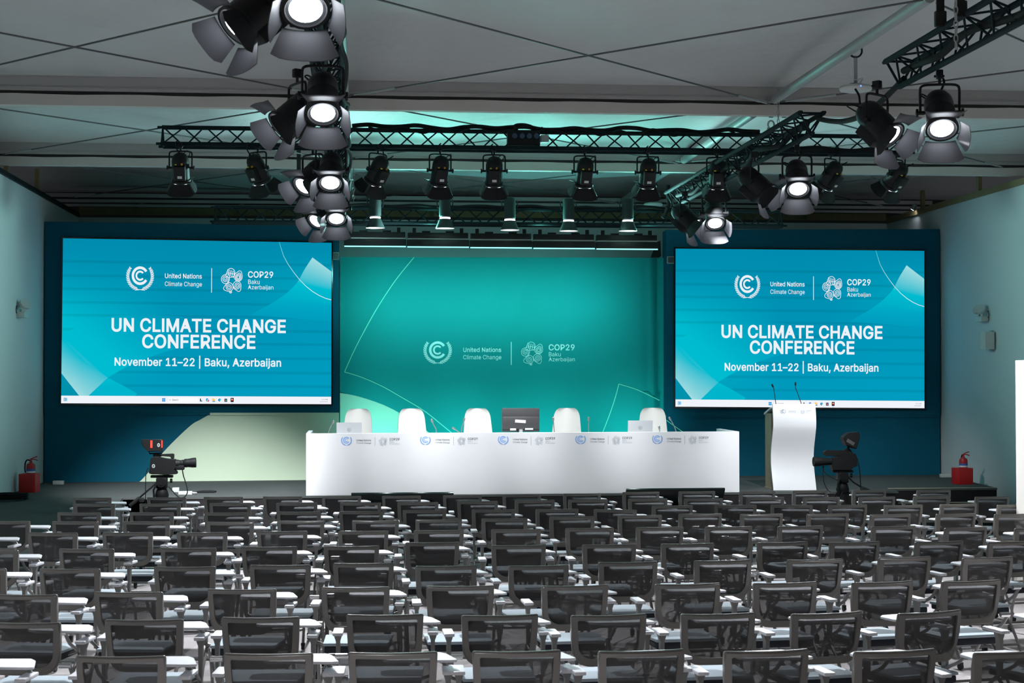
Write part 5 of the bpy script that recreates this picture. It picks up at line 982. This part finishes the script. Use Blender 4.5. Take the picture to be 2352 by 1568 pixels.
hang_px(2207, 40, 11.3, 5.70, 'second black strap right of the first one over the near right truss', 'band')
hang_px(2196, 112, 11.0, 5.70, 'loose steel chain hanging through the near right truss', 'chain')
hang_px(1788, 352, 18.4, 5.6, 'loose steel chain hanging through the far right truss', 'chain')
hang_px(812, 466, 20.6, 4.95, 'loose steel chain hanging right of the left truss', 'chain')
hang_px(686, 506, Y2-.16, 5.5, 'wide strap holding the rear cross truss at its left', 'band')

# white access points under the roof tube
for (xc, yc, xd, yd, lab) in ((1965, 128, 1967, 203, 'white wifi access point hanging from the galvanised tube, upper right'), (1500, 432, 1503, 470, 'teal lit wifi access point under the roof tube over the stage')):
    P = pz(xc, yc, 5.45); Q = py(xd, yd, P.y)
    t = thing('access_point', lab, 'access point', (P.x, P.y, Q.z), 0, 'access points')
    h = 5.45-Q.z
    b = bm_(); lathe(b, [(0, -.035), (.10, -.035), (.155, -.022), (.165, 0), (.15, .022), (.08, .03), (0, .03)], 28); obj('housing', b, 'plastic_white', t)
    b = bm_(); box(b, (0, 0, h*.55), (.035, .012, h*.9)); box(b, (0, 0, .04), (.12, .05, .02)); obj('bracket', b, 'steel', t)
    b = bm_(); tube(b, [(.066*math.cos(q), 0, h+.05+.066*math.sin(q)) for q in [2*PI*k/18 for k in range(18)]], .010, 6, closed=True); obj('clamp', b, 'black_metal', t)
    b = bm_(); tube(b, smooth_path([(.02, 0, .03), (.07, 0, .10), (-.03, -.02, .09), (-.05, -.02, .25), (-.06, 0, h)]), .006, 6); obj('lead', b, 'white_cable', t)
    if xc > 1900:
        b = bm_(); lathe(b, [(0, 0), (.008, 0)], 10, M.Translation((0, -.166, -.004)) @ M.Rotation(PI/2, 4, 'X')); obj('status_light', b, 'blue_led', t)
# ------------------------------------------------------------------ stage lamps
LIGHTS = []
def spot(loc, d, energy, angle, blend, col=(.93, .96, 1), rad=.05, name='lamp_beam'):
    l = bpy.data.lights.new(name, 'SPOT'); l.energy = energy; l.spot_size = R(angle); l.spot_blend = blend; l.color = col; l.shadow_soft_size = rad
    o = bpy.data.objects.new(name, l); COL.objects.link(o); o.location = loc
    o.rotation_euler = V(d).to_track_quat('-Z', 'Y').to_euler(); LIGHTS.append(o); return o
_lm = {}
def lamp_meshes(lit, front):
    k = (lit, front)
    if k in _lm: return _lm[k]
    P = []
    def add(name, b, m, body=True, sub=None):
        o = obj(name, b, m, None); COL.objects.unlink(o); me = o.data; bpy.data.objects.remove(o); P.append((name, me, body, sub))
    b = bm_(); box(b, (0, 0, .03), (.05, .07, .07), bev=.01); tube(b, [(0, 0, -.05), (0, 0, .03)], .012, 8); tube(b, [(-.04, .02, .02), (.04, .02, .02)], .010, 6); add('clamp', b, 'lamp_black', False)
    b = bm_(); tube(b, smooth_path([(-.150, 0, -.27), (-.150, 0, -.18), (-.150, 0, -.09), (-.135, 0, -.06), (-.08, 0, -.05), (.08, 0, -.05), (.135, 0, -.06), (.150, 0, -.09), (.150, 0, -.18), (.150, 0, -.27)], 3), .011, 6); add('yoke', b, 'lamp_black', False)
    b = bm_(); lathe(b, [(0, .205), (.05, .20), (.085, .175), (.107, .135), (.115, .09), (.115, .02), (.118, .015), (.118, .0), (.115, -.005), (.115, -.15), (.128, -.16), (.128, -.19), (.112, -.19), (.103, -.178), (.103, -.14)], 28); add('body', b, 'lamp_black')
    b = bm_(); box(b, (0, .125, -.03), (.15, .09, .20), bev=.01); add('ballast_box', b, 'lamp_black')
    b = bm_(); box(b, (.0, .1715, -.075), (.06, .002, .035)); add('sticker', b, 'label_white', True, 'ballast_box')
    b = bm_()
    for s in (-1, 1): tube(b, [(s*.112, 0, 0), (s*.165, 0, 0)], .016, 8); box(b, (s*.175, 0, 0), (.022, .05, .05), bev=.008)
    add('tilt_knob', b, 'lamp_black')
    b = bm_(); tube(b, smooth_path([(.0, .02, .20), (.04, .0, .27), (.06, -.03, .33), (.02, -.06, .37)]), .009, 6); tube(b, smooth_path([(-.02, .05, .18), (-.10, .05, .26), (-.13, .0, .2), (-.09, -.03, .12)]), .006, 6); add('lead', b, 'cord')
    b = bm_(); lathe(b, [(0, -.186), (.05, -.184), (.088, -.1785)], 28)
    add('lens', b, 'lens' if lit else 'glass')
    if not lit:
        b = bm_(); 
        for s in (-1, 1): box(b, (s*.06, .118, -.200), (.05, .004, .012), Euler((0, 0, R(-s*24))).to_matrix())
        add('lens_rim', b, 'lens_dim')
    # four barn doors
    for side, w0, w1, ln, fl in (('t', .22, .32, .13, 62), ('b', .23, .36, .17, 26), ('l', .19, .27, .15, 24), ('r', .19, .27, .15, 24)):
        b = bm_(); n = 8; rows = []
        for j in range(5):
            v = j/4; w = w0+(w1-w0)*v; row = []
            for i in range(n+1):
                u = -1+2*i/n; crn = .03*(abs(u)**6)*v
                bow = .018*(1-u*u)
                a = V((u*w/2, -(.118+ln*v*math.sin(R(fl))+bow), -.19-ln*v*math.cos(R(fl))+crn))
                row.append(a)
            rows.append(row)
        rz = {'t': 0, 'b': PI, 'l': PI/2, 'r': -PI/2}[side]; mt = M.Rotation(rz, 3, 'Z')
        A = [[b.verts.new(mt @ p) for p in r] for r in rows]; B = [[b.verts.new(mt @ (p+V((0, -.004, 0)))) for p in r] for r in rows]
        for j in range(4):
            for i in range(n):
                b.faces.new((A[j][i], A[j][i+1], A[j+1][i+1], A[j+1][i])); b.faces.new((B[j][i+1], B[j][i], B[j+1][i], B[j+1][i+1])).material_index = 1
            b.faces.new((A[j][0], A[j+1][0], B[j+1][0], B[j][0])); b.faces.new((A[j][n], B[j][n], B[j+1][n], A[j+1][n]))
        for i in range(n):
            b.faces.new((A[4][i], A[4][i+1], B[4][i+1], B[4][i])); b.faces.new((A[0][i+1], A[0][i], B[0][i], B[0][i+1]))
        add('barn_door', b, ['door_in', 'lamp_black'] if lit else ['lamp_black', 'lamp_black'])
    if not lit:
        b = bm_(); box(b, (-.03, .118, .09), (.022, .02, .022)); add('orange_plug', b, 'orange')
        b = bm_(); box(b, (.05, .112, .085), (.025, .015, .014)); add('yellow_tag', b, 'yellow')
    _lm[k] = P; return P
def stage_lamp(loc, pan, tilt, label, group, lit, s=1.0, energy=0, angle=75, blend=.6):
    """pan 0 shines towards the back of the hall; tilt is the angle below horizontal"""
    t = thing('stage_lamp', label, 'stage lamp', loc, R(pan), group); t.scale = (s, s, s)
    piv = V((0, 0, -.27)); rx = M.Translation(piv) @ M.Rotation(-(PI/2-R(tilt)), 4, 'X')
    made = {}
    for name, me, body, sub in lamp_meshes(lit, 0):
        o = bpy.data.objects.new(name, me); COL.objects.link(o)
        if sub and sub in made: o.parent = made[sub]
        else:
            o.parent = t
            if body: o.matrix_local = rx
        if name not in made: made[name] = o
    if energy:
        m = M.LocRotScale(V(loc), Euler((0, 0, R(pan))), V((s, s, s))) @ rx
        p = m @ V((0, 0, -.20)); d = (m.to_3x3() @ V((0, 0, -1)))
        spot(p, d, energy, angle, blend)
    return t
# ten lamps of the front cross truss, aimed at the stage
cl = [(415, 0, 62, 'leftmost on the front cross truss'), (592, -38, 55, 'second from the left on the front cross truss'), (868, 38, 52, 'third from the left on the front cross truss'),
      (1011, 10, 60, 'fourth from the left on the front cross truss'), (1135, -3, 60, 'fifth from the left on the front cross truss'), (1343, 4, 60, 'sixth from the left on the front cross truss'),
      (1488, 0, 60, 'seventh from the left on the front cross truss'), (1648, -6, 60, 'eighth from the left on the front cross truss'), (1908, 40, 50, 'ninth from the left on the front cross truss'), (2058, 32, 45, 'rightmost on the front cross truss')]
FRONT_E = 330
for x, pan, tilt, lab in cl:
    P = py(x, 395, Y1-.12)
    stage_lamp((P.x, Y1-.125, Z1-.045), 180+pan, tilt, 'black barn door lamp, '+lab, 'lamps of the front cross truss', False, .90)
# lit lamps on the lengthwise trusses, in pairs
lit = [(8.55, XLT-.02, 6, 52, 'lit barn door lamp cut by the top edge, on the left truss', 1), (11.95, XLT-.0, 2, 54, 'largest fully visible lit barn door lamp, on the left truss', 1), (16.35, XLT-.02, -2, 53, 'lit barn door lamp on the left truss just below the front cross truss', 1), (20.15, XLT-.02, 0, 52, 'farthest lit barn door lamp on the left truss', 1),
       (12.3, XRT+.11, -12, 53, 'lit barn door lamp at upper right, the right one of the pair', 1), (16.5, XRT+.10, -10, 52, 'lit barn door lamp on the right truss below the front cross truss', 1), (20.35, XRT+.06, -5, 52, 'farthest lit barn door lamp on the right truss', 1)]
AUD_E = 1150
for y, x, pan, tilt, lab, s in lit:
    stage_lamp((x, y+.17, ZT-.045), pan, tilt, lab, 'lit lamps of the lengthwise trusses', True, 1.02, AUD_E)
side = [(9.0, XLT-.30, -58, 42, 'barn door lamp turned left, beside the lamp cut by the top edge'), (12.65, XLT-.22, -62, 40, 'barn door lamp turned left, behind the largest lit lamp of the left truss'), (16.8, XLT-.22, -45, 42, 'barn door lamp turned left, behind the third lit lamp of the left truss'), (20.6, XLT-.2, -42, 44, 'barn door lamp turned left, behind the farthest lit lamp of the left truss'),
        (12.75, XRT-.24, 38, 44, 'barn door lamp turned inwards at upper right, the left one of the pair'), (17.0, XRT-.22, 60, 42, 'barn door lamp turned away, left of the middle lit lamp of the right truss'), (20.8, XRT-.22, 55, 42, 'barn door lamp turned away, left of the farthest lit lamp of the right truss')]
for y, x, pan, tilt, lab in side:
    stage_lamp((x, y+.22, ZT-.045), pan, tilt, lab, 'turned lamps of the lengthwise trusses', True, 1.02, AUD_E*.6)
# five bell lamps over the stage
YP = Y2-.30
bl = ['leftmost bell shaped lamp over the teal banner', 'second bell shaped lamp from the left over the teal banner', 'middle bell shaped lamp over the teal banner', 'fourth bell shaped lamp from the left over the teal banner', 'rightmost bell shaped lamp over the teal banner']
pr = []
def parts_bell():
    P = []
    def add(name, b, m):
        o = obj(name, b, m, None); me = o.data; bpy.data.objects.remove(o); P.append((name, me))
    b = bm_(); lathe(b, [(0, .41), (.045, .405), (.075, .39), (.085, .36), (.085, .10), (.07, .085), (0, .085)], 24); add('housing', b, 'lamp_green')
    b = bm_(); lathe(b, [(.070, .085), (.078, .08), (.078, .066), (.070, .06)], 24); add('vent_ring', b, 'lens_dim')
    b = bm_(); lathe_open(b, [(.074, .06), (.085, .05), (.135, -.07), (.137, -.075)], 28, .003); add('reflector_bell', b, ['lamp_green', 'white_up'])
    b = bm_(); lathe(b, [(0, .045), (.068, .05), (.068, .06), (0, .06)], 20); add('lens', b, 'lens')
    b = bm_(); tube(b, smooth_path([(-.10, 0, .22), (-.115, .02, .3), (-.10, .12, .36), (0, .20, .36), (.10, .12, .36), (.115, .02, .3), (.10, 0, .22)]), .008, 6); box(b, (0, .22, .34), (.05, .06, .07)); add('yoke', b, 'lamp_black')
    return P
def lathe_open(b, prof, n, th):
    R_ = []
    for off in (0, -th):
        R_.append([[b.verts.new(((r+off)*math.cos(2*PI*k/n), (r+off)*math.sin(2*PI*k/n), z)) for k in range(n)] for r, z in prof])
    for s_, G in enumerate(R_):
        for A, B in zip(G, G[1:]):
            for k in range(n):
                f = b.faces.new((A[k], A[(k+1) % n], B[(k+1) % n], B[k])); f.material_index = s_
    for k in range(n): b.faces.new((R_[0][-1][k], R_[0][-1][(k+1) % n], R_[1][-1][(k+1) % n], R_[1][-1][k]))
MT['lamp_green'] = mat('lamp_grey_paint', (.02, .028, .028), .5, 0, spec=.2)
PBELL = parts_bell()
for (x, y), lab in zip(((862, 521), (1022, 522), (1171, 526), (1306, 528), (1442, 528)), bl):
    P = py(x, y, YP); t = thing('bell_lamp', lab, 'stage lamp', (P.x, YP, P.z+.06), 0, 'bell lamps over the stage')
    for name, me in PBELL:
        o = bpy.data.objects.new(name, me); COL.objects.link(o); o.parent = t
    spot((P.x, YP, P.z+.085), (0, .10, -1), 85, 85, .5)
# five wash bars lighting the banner
YW = Y2+.12
wl = ['leftmost black wash bar above the teal banner', 'second black wash bar from the left above the teal banner', 'middle black wash bar above the teal banner', 'fourth black wash bar from the left above the teal banner', 'rightmost black wash bar above the teal banner']
for i in range(5):
    a = py(790+144.4*i, 530+1.8*i, YW); c = py(790+144.4*(i+1)-1.5, 568+1.6*i, YW); w = c.x-a.x; H = a.z-c.z
    t = thing('wash_bar', wl[i], 'wash light', ((a.x+c.x)/2, YW, c.z), 0, 'wash bars above the banner')
    b = bm_(); box(b, (0, .02, H*.76), (w*.97, .11, H*.36), bev=.008); obj('power_unit', b, 'black_metal', t)
    b = bm_(); box(b, (0, 0, H*.27), (w, .10, H*.46), bev=.012); hd = obj('light_head', b, 'black_metal', t)
    b = bm_(); box(b, (0, -.052, .008), (w*.985, .006, .016)); obj('light_strip', b, 'led', hd, 0)
    b = bm_(); box(b, (0, -.045, H*.55), (w*.98, .008, .014)); obj('trim_rail', b, 'steel', t, 0)
    b = bm_()
    for s in (-.38, .38): box(b, (s*w, .02, H*1.02), (.05, .05, .10)); box(b, (s*w*.5, -.0, H*.98), (.12, .04, .03))
    obj('clamp', b, 'black_metal', t)
    l = bpy.data.lights.new('wash_beam', 'AREA'); l.shape = 'RECTANGLE'; l.size = w*.95; l.size_y = .06; l.energy = 4.2; l.color = (.18, 1.0, .97); l.spread = R(34)
    o = bpy.data.objects.new('wash_beam', l); COL.objects.link(o); o.location = ((a.x+c.x)/2, YW+.10, c.z+.02)
    tgt = V(((a.x+c.x)/2, BY, 3.45)); o.rotation_euler = (tgt-o.location).to_track_quat('-Z', 'Y').to_euler(); LIGHTS.append(o)
# low wash light on the stage floor, hidden behind the desk
for i in range(4):
    x = PB.at(870+190*i, 950).x
    l = bpy.data.lights.new('wash_beam', 'AREA'); l.shape = 'RECTANGLE'; l.size = .94; l.size_y = .06; l.energy = 9.5; l.color = (.20, 1.0, .97); l.spread = R(100)
    o = bpy.data.objects.new('wash_beam', l); COL.objects.link(o); o.location = (x, BY-.73, SZ+.13)
    o.rotation_euler = V((0, .55, 1)).to_track_quat('-Z', 'Y').to_euler(); LIGHTS.append(o)

# ------------------------------------------------------------------ audience chairs
def build_chair():
    t = thing('conference_chair', 'x', 'chair', (0, 0, 0), 0, 'mesh back chairs for the audience')
    ZT_, ZB_, HWt, HWb = .85, .545, .230, .222
    def yb(x, z): return -.25+.042*(x/.23)**2+(.85-z)*.16-(.02 if z < .60 else 0)*((.60-z)/.055)
    def outline(hw, zt, zb, rt_, rb, n=7):
        P = []
        for cx, cz, r, a0 in ((hw-rt_, zt-rt_, rt_, 0), (-hw+rt_, zt-rt_, rt_, 90), (-hw+rb, zb+rb, rb, 180), (hw-rb, zb+rb, rb, 270)):
            for i in range(n): a = R(a0+90*i/(n-1)); P.append((cx+r*math.cos(a), cz+r*math.sin(a)))
        Q = []
        for i in range(len(P)):
            a, c = P[i], P[(i+1) % len(P)]; L = math.hypot(c[0]-a[0], c[1]-a[1]); k = max(1, int(L/.05)) if L > .06 else 1
            for j in range(k): Q.append((a[0]+(c[0]-a[0])*j/k, a[1]+(c[1]-a[1])*j/k))
        return Q
    def resample(P, n):
        L = [0]
        for i in range(len(P)): a, c = P[i], P[(i+1) % len(P)]; L.append(L[-1]+math.hypot(c[0]-a[0], c[1]-a[1]))
        out = []; j = 0
        for k in range(n):
            s = L[-1]*k/n
            while L[j+1] < s: j += 1
            a, c = P[j], P[(j+1) % len(P)]; f = (s-L[j])/(L[j+1]-L[j] or 1); out.append((a[0]+(c[0]-a[0])*f, a[1]+(c[1]-a[1])*f))
        return out
    O = [(x*(1-.22*(ZT_-z)), z) for x, z in outline(HWt, ZT_, ZB_, .014, .100)]
    def inset(x, z):
        # inner window: slimmer on top, thicker at the foot
        return (x*(.230-.038)/.230, (z-.70)*(.305-.030-.042)/.305+.7045)
    I = [inset(*p) for p in O]; n = len(O)
    b = bm_(); th = .032
    def ring(P, dy, k=1): return [b.verts.new((x, yb(x, z)+dy, z)) for x, z in P]
    of, ob, if_, ib = ring(O, th/2), ring(O, -th/2), ring(I, th/2), ring(I, -th/2)
    for i in range(n):
        j = (i+1) % n
        b.faces.new((of[i], of[j], if_[j], if_[i])); b.faces.new((ob[j], ob[i], ib[i], ib[j])); b.faces.new((of[j], of[i], ob[i], ob[j])); b.faces.new((if_[i], if_[j], ib[j], ib[i]))
    bmesh.ops.bevel(b, geom=[e for e in b.edges if all(v in of+ob for v in e.verts) and (e.verts[0] in of) == (e.verts[1] in of)], offset=.011, segments=3, affect='EDGES')
    fr = obj('back_frame', b, 'chair_frame', t, 50)
    b = bm_(); rings = []
    for k in range(6):
        f = 1-k/6; rings.append([b.verts.new((x*f, yb(x*f, .70+(z-.70)*f), .70+(z-.70)*f)) for x, z in I])
    cv_ = b.verts.new((0, yb(0, .70), .70))
    for A, B in zip(rings, rings[1:]):
        for i in range(n): b.faces.new((A[i], A[(i+1) % n], B[(i+1) % n], B[i]))
    for i in range(n): b.faces.new((rings[-1][i], rings[-1][(i+1) % n], cv_))
    obj('back_mesh', b, 'mesh', t, 60)
    b = bm_(); box(b, (0, .02, .462), (.47, .44, .022), bev=.009)
    for v in b.verts:
        if v.co.y > .18: v.co.z -= .012
        if v.co.y < -.1: v.co.x *= .93
    obj('seat', b, 'seat_top', t)
    b = bm_(); box(b, (0, .02, .426), (.455, .42, .05), bev=.014)
    for v in b.verts:
        if v.co.y < -.1: v.co.x *= .93
    obj('seat_pan', b, 'seat_side', t)
    for s in (-1, 1):
        b = bm_(); box(b, (s*.287, .055, .705), (.062, .205, .020), bev=.006); a = obj('armrest', b, 'pad', t)
        b = bm_(); extrude_poly(b, [(s*.287-.026, 0, .695), (s*.287+.026, 0, .695), (s*.287+.013, 0, .655), (s*.287+.010, 0, .44), (s*.287-.010, 0, .44), (s*.287-.013, 0, .655)], (0, .045, 0)); obj('arm_post', b, 'post', a)
        b = bm_(); tube(b, [(s*.222, -.215, .605), (s*.292, -.215, .605)], .017, 14); obj('hinge', b, 'chrome', t)
        b = bm_(); tube(b, smooth_path([(s*.283, -.215, .605), (s*.283, -.13, .52), (s*.283, .02, .445), (s*.283, .19, .30), (s*.283, .25, .06)], 3), .012, 7); tube(b, [(s*.283, .02, .445), (s*.19, .02, .415)], .012, 6); l = obj('leg', b, 'leg_metal', t)
        b = bm_(); lathe(b, [(0, -.014), (.024, -.014), (.028, 0), (.024, .014), (0, .014)], 12, M.Translation((s*.283, .25, .030)) @ M.Rotation(PI/2, 4, 'Y')); box(b, (s*.283, .25, .052), (.034, .03, .02)); obj('castor', b, 'rubber', l)
        b = bm_(); tube(b, smooth_path([(s*.283, .06, .425), (s*.283, -.10, .30), (s*.283, -.26, .06)], 3), .012, 7); l = obj('leg', b, 'leg_metal', t)
        b = bm_(); lathe(b, [(0, -.014), (.024, -.014), (.028, 0), (.024, .014), (0, .014)], 12, M.Translation((s*.283, -.26, .030)) @ M.Rotation(PI/2, 4, 'Y')); box(b, (s*.283, -.26, .052), (.034, .03, .02)); obj('castor', b, 'rubber', l)
    b = bm_(); tube(b, [(-.283, -.20, .16), (.283, -.20, .16)], .010, 7); obj('crossbar', b, 'leg_metal', t)
    b = bm_(); pts = [(-.03, .02), (.30, .0), (.335, .012), (.335, .03), (.285, .20), (.245, .255), (-.02, .245), (-.065, .20), (-.062, .06)]
    extrude_poly(b, [(x, y, .752) for x, y in pts], (0, 0, .014)); bmesh.ops.bevel(b, geom=b.edges[:], offset=.003, segments=1, affect='EDGES'); tb_ = obj('writing_tablet', b, 'pad', t)
    b = bm_(); tube(b, [(.290, .13, .70), (.262, .14, .735), (.22, .14, .75)], .014, 7); box(b, (.2, .14, .747), (.10, .06, .010)); obj('tablet_bracket', b, 'post', tb_)
    return t
C1, C2, C3, C4 = 0, 580, 1160, 1740
rows = [
 [(C1, 540, 858, 143), (C1, 1120, 1430, 141), (C1, 1562, 1868, 137), (C2, 75, 380, 134), (C2, 533, 835, 131), (C2, 997, 1295, 129), (C2, 1467, 1765, 125), (C3, -13, 277, 118), (C3, 450, 742, 111), (C3, 905, 1200, 99), (C3, 1338, 1628, 94), (C4, -138, 150, 94), (C4, 272, 555, 89), (C4, 728, 1013, 84), (C4, 1228, 1510, 84)],
 [(C1, 552, 885, 191), (C1, 1070, 1380, 190), (C1, 1610, 1925, 186), (C2, 178, 497, 183), (C2, 672, 990, 182), (C2, 1117, 1432, 179), (C2, 1577, 1890, 171), (C3, 80, 387, 163), (C3, 487, 800, 158), (C3, 950, 1260, 152), (C3, 1380, 1690, 150), (C4, -78, 217, 142), (C4, 357, 650, 141), (C4, 780, 1080, 138), (C4, 1197, 1500, 133), (C4, 1663, 1978, 134)],
 [(C1, 428, 770, 258), (C1, 990, 1330, 257), (C1, 1567, 1907, 259), (C2, 185, 520, 252), (C2, 668, 1000, 248), (C2, 1158, 1490, 239), (C2, 1690, 2023, 235), (C3, 240, 570, 231), (C3, 683, 1003, 235, -16), (C3, 1132, 1460, 204), (C3, 1617, 1932, 200, -11), (C4, 107, 425, 200, -9), (C4, 553, 860, 199), (C4, 980, 1293, 200), (C4, 1398, 1725, 191), (C4, 1842, 2160, 196)],
 [(C1, -145, 230, 323), (C1, 380, 760, 326), (C1, 930, 1305, 326), (C1, 1585, 1948, 331), (C2, 188, 550, 321), (C2, 767, 1122, 318), (C2, 1257, 1613, 311), (C2, 1767, 2115, 304), (C3, 345, 697, 289), (C3, 872, 1220, 278), (C3, 1335, 1685, 267), (C4, -131, 215, 269), (C4, 380, 725, 266), (C4, 865, 1210, 271), (C4, 1370, 1715, 267), (C4, 1817, 2165, 268)],
 [(C1, -420, -22, 416), (C1, 190, 597, 413), (C1, 773, 1173, 411), (C1, 1352, 1745, 411), (C2, 30, 420, 402), (C2, 660, 1042, 400), (C2, 1245, 1627, 394), (C2, 1840, 2228, 387), (C3, 467, 850, 377), (C3, 1010, 1390, 370), (C3, 1543, 1920, 367), (C4, 157, 530, 362), (C4, 883, 1242, 364), (C4, 1427, 1815, 373, 13), (C4, 1970, 2350, 375)],
 [(C1, -300, 130, 549), (C1, 430, 877, 538), (C1, 1223, 1662, 532), (C1, 1855, 2283, 522), (C2, 548, 970, 517), (C2, 1170, 1600, 488), (C2, 1838, 2265, 510), (C3, 597, 1020, 504), (C3, 1203, 1625, 497), (C4, 5, 410, 486), (C4, 557, 967, 484), (C4, 1217, 1615, 480), (C4, 1770, 2180, 481)],
 [(C1, -440, 35, 689), (C1, 270, 775, 692), (C1, 1170, 1655, 676), (C1, 1910, 2393, 663), (C2, 620, 1088, 648), (C2, 1255, 1730, 669), (C3, 30, 500, 666), (C3, 728, 1183, 639), (C3, 1458, 1920, 626), (C4, 240, 675, 620), (C4, 920, 1383, 602), (C4, 1560, 2027, 604)],
 [(C1, -110, 430, 890), (C1, 692, 1260, 872), (C1, 1580, 2130, 849), (C2, 525, 1055, 834), (C2, 1340, 1863, 824), (C3, 287, 805, 821), (C3, 1160, 1677, 807), (C4, -28, 483, 798), (C4, 735, 1230, 792), (C4, 1408, 1928, 784)],
 [(C1, -170, 465, 1107), (C1, 780, 1415, 1084), (C1, 1692, 2306, 1066), (C2, 720, 1317, 1045), (C2, 1610, 2208, 1048), (C3, 512, 1108, 1047), (C3, 1362, 1945, 1037), (C4, 253, 853, 1032), (C4, 1043, 1668, 1023, 17), (C4, 2075, 2690, 1014)],
 [(C1, -765, -12, 1385), (C1, 545, 1285, 1366), (C1, 1700, 2415, 1346), (C2, 732, 1427, 1337), (C2, 1692, 2383, 1326), (C3, 720, 1410, 1322), (C4, -261, 435, 1322), (C4, 737, 1430, 1322), (C4, 1650, 2350, 1328)],
]
RN = ['front row', 'second row', 'third row', 'fourth row', 'fifth row', 'sixth row', 'seventh row', 'eighth row', 'ninth row', 'nearest row']
proto = None
for ri, row in enumerate(rows):
    vis = [q for q in row if q[0]+q[2]/3.35 > 8 and q[0]+q[1]/3.35 < 2344]
    for q in row:
        xm = q[0]+(q[1]+q[2])/2/3.35; y = 1100+q[3]/3.35
        yaw = q[4] if len(q) > 4 else max(-9, min(11, (xm-1080)/1100*10))+random.uniform(-2, 2)
        P = pz(xm, y, .85); rz = R(yaw); loc = V((P.x, P.y, 0))-M.Rotation(rz, 3, 'Z') @ V((0, -.25, 0))
        if q in vis:
            k = vis.index(q); r = len(vis)-1-k
            where = 'leftmost' if k == 0 else 'rightmost' if r == 0 else f'{ORD[k]} from the left' if k <= r else f'{ORD[r]} from the right'
            lab = f'grey mesh back chair, {where} in the {RN[ri]}'
            if ri < 9 and ri: lab += ' from stage'
        else:
            lab = f'chair mostly outside the {"left" if xm < 1000 else "right"} edge of the photo, in the {RN[ri]}'
        if proto is None:
            proto = build_chair(); proto['label'] = lab; proto.location = loc; proto.rotation_euler = (0, 0, rz)
        else: dup(proto, loc, rz, lab)

# ------------------------------------------------------------------ light
# stage key light from the ten front lamps
for (x, pan, tilt, lab), (tx, tz, e) in zip(cl, ((-2.4, 1.0, 2300), (-1.9, 1.0, 1500), (.2, 1.5, 600), (1.0, 1.5, 590), (1.8, 1.5, 590), (3.2, 1.5, 590), (4.6, 1.5, 620), (6.7, 1.5, 980), (6.6, 1.4, 800), (6.2, 1.0, 420))):
    P = py(x, 395, Y1-.12); p = V((P.x, Y1+.10, Z1-.50)); tg = V((tx, YE+.3, tz))
    spot(p, tg-p, e, 44 if e > 1200 else 33 if tz == 1.5 and e < 650 else 40, .8)
# added fill spots imitating teal spill of the wash bars onto the tent
for x, e in ((1.0, 230), (2.6, 180), (4.2, 100)):
    spot((x, YW-.30, Z2-.05), (0.05, -1.15, 1.0), e, 150, 1, (.25, 1.0, .86), .2, 'wash_spill')
# more added fill spots, sideways onto the walls and the tent
for x, sx, e in ((1.3, -1, 720), (3.7, 1, 540)):
    spot((x, YW-.55, Z2-.30), (sx, -.45, .14), e, 112, 1, (.50, 1.0, .97), .2, 'wash_spill')
# added teal fill spots aimed up behind the rear truss
for x in (.8, 2.6, 4.4): spot((x, YW+.55, Z2+.05), (0, .5, 1), 80, 150, 1, (.25, 1.0, .88), .2, 'wash_spill')
# added fill lights at the back of the hall, without fixtures
for x in (-2.5, 2.4, 7.3):
    l = bpy.data.lights.new('house_light', 'AREA'); l.shape = 'RECTANGLE'; l.size = 1.2; l.size_y = .6; l.energy = 30; l.color = (1, .96, .92)
    o = bpy.data.objects.new('house_light', l); COL.objects.link(o); o.location = (x, 1.0, 5.4); LIGHTS.append(o)
w = bpy.data.worlds.new('world'); sc.world = w; w.use_nodes = True
bg = w.node_tree.nodes['Background']; bg.inputs[0].default_value = (.8, .86, .9, 1); bg.inputs[1].default_value = .10
vs_ = sc.view_settings; sc.display_settings.display_device = 'sRGB'; vs_.view_transform = 'Standard'; vs_.look = 'None'; vs_.exposure = 0; vs_.gamma = 1; vs_.use_curve_mapping = False
sc.cycles.max_bounces = 8; sc.cycles.diffuse_bounces = 4; sc.cycles.transparent_max_bounces = 24; sc.cycles.sample_clamp_indirect = 4; sc.cycles.caustics_reflective = False; sc.cycles.caustics_refractive = False
sc.cycles.use_denoising = True
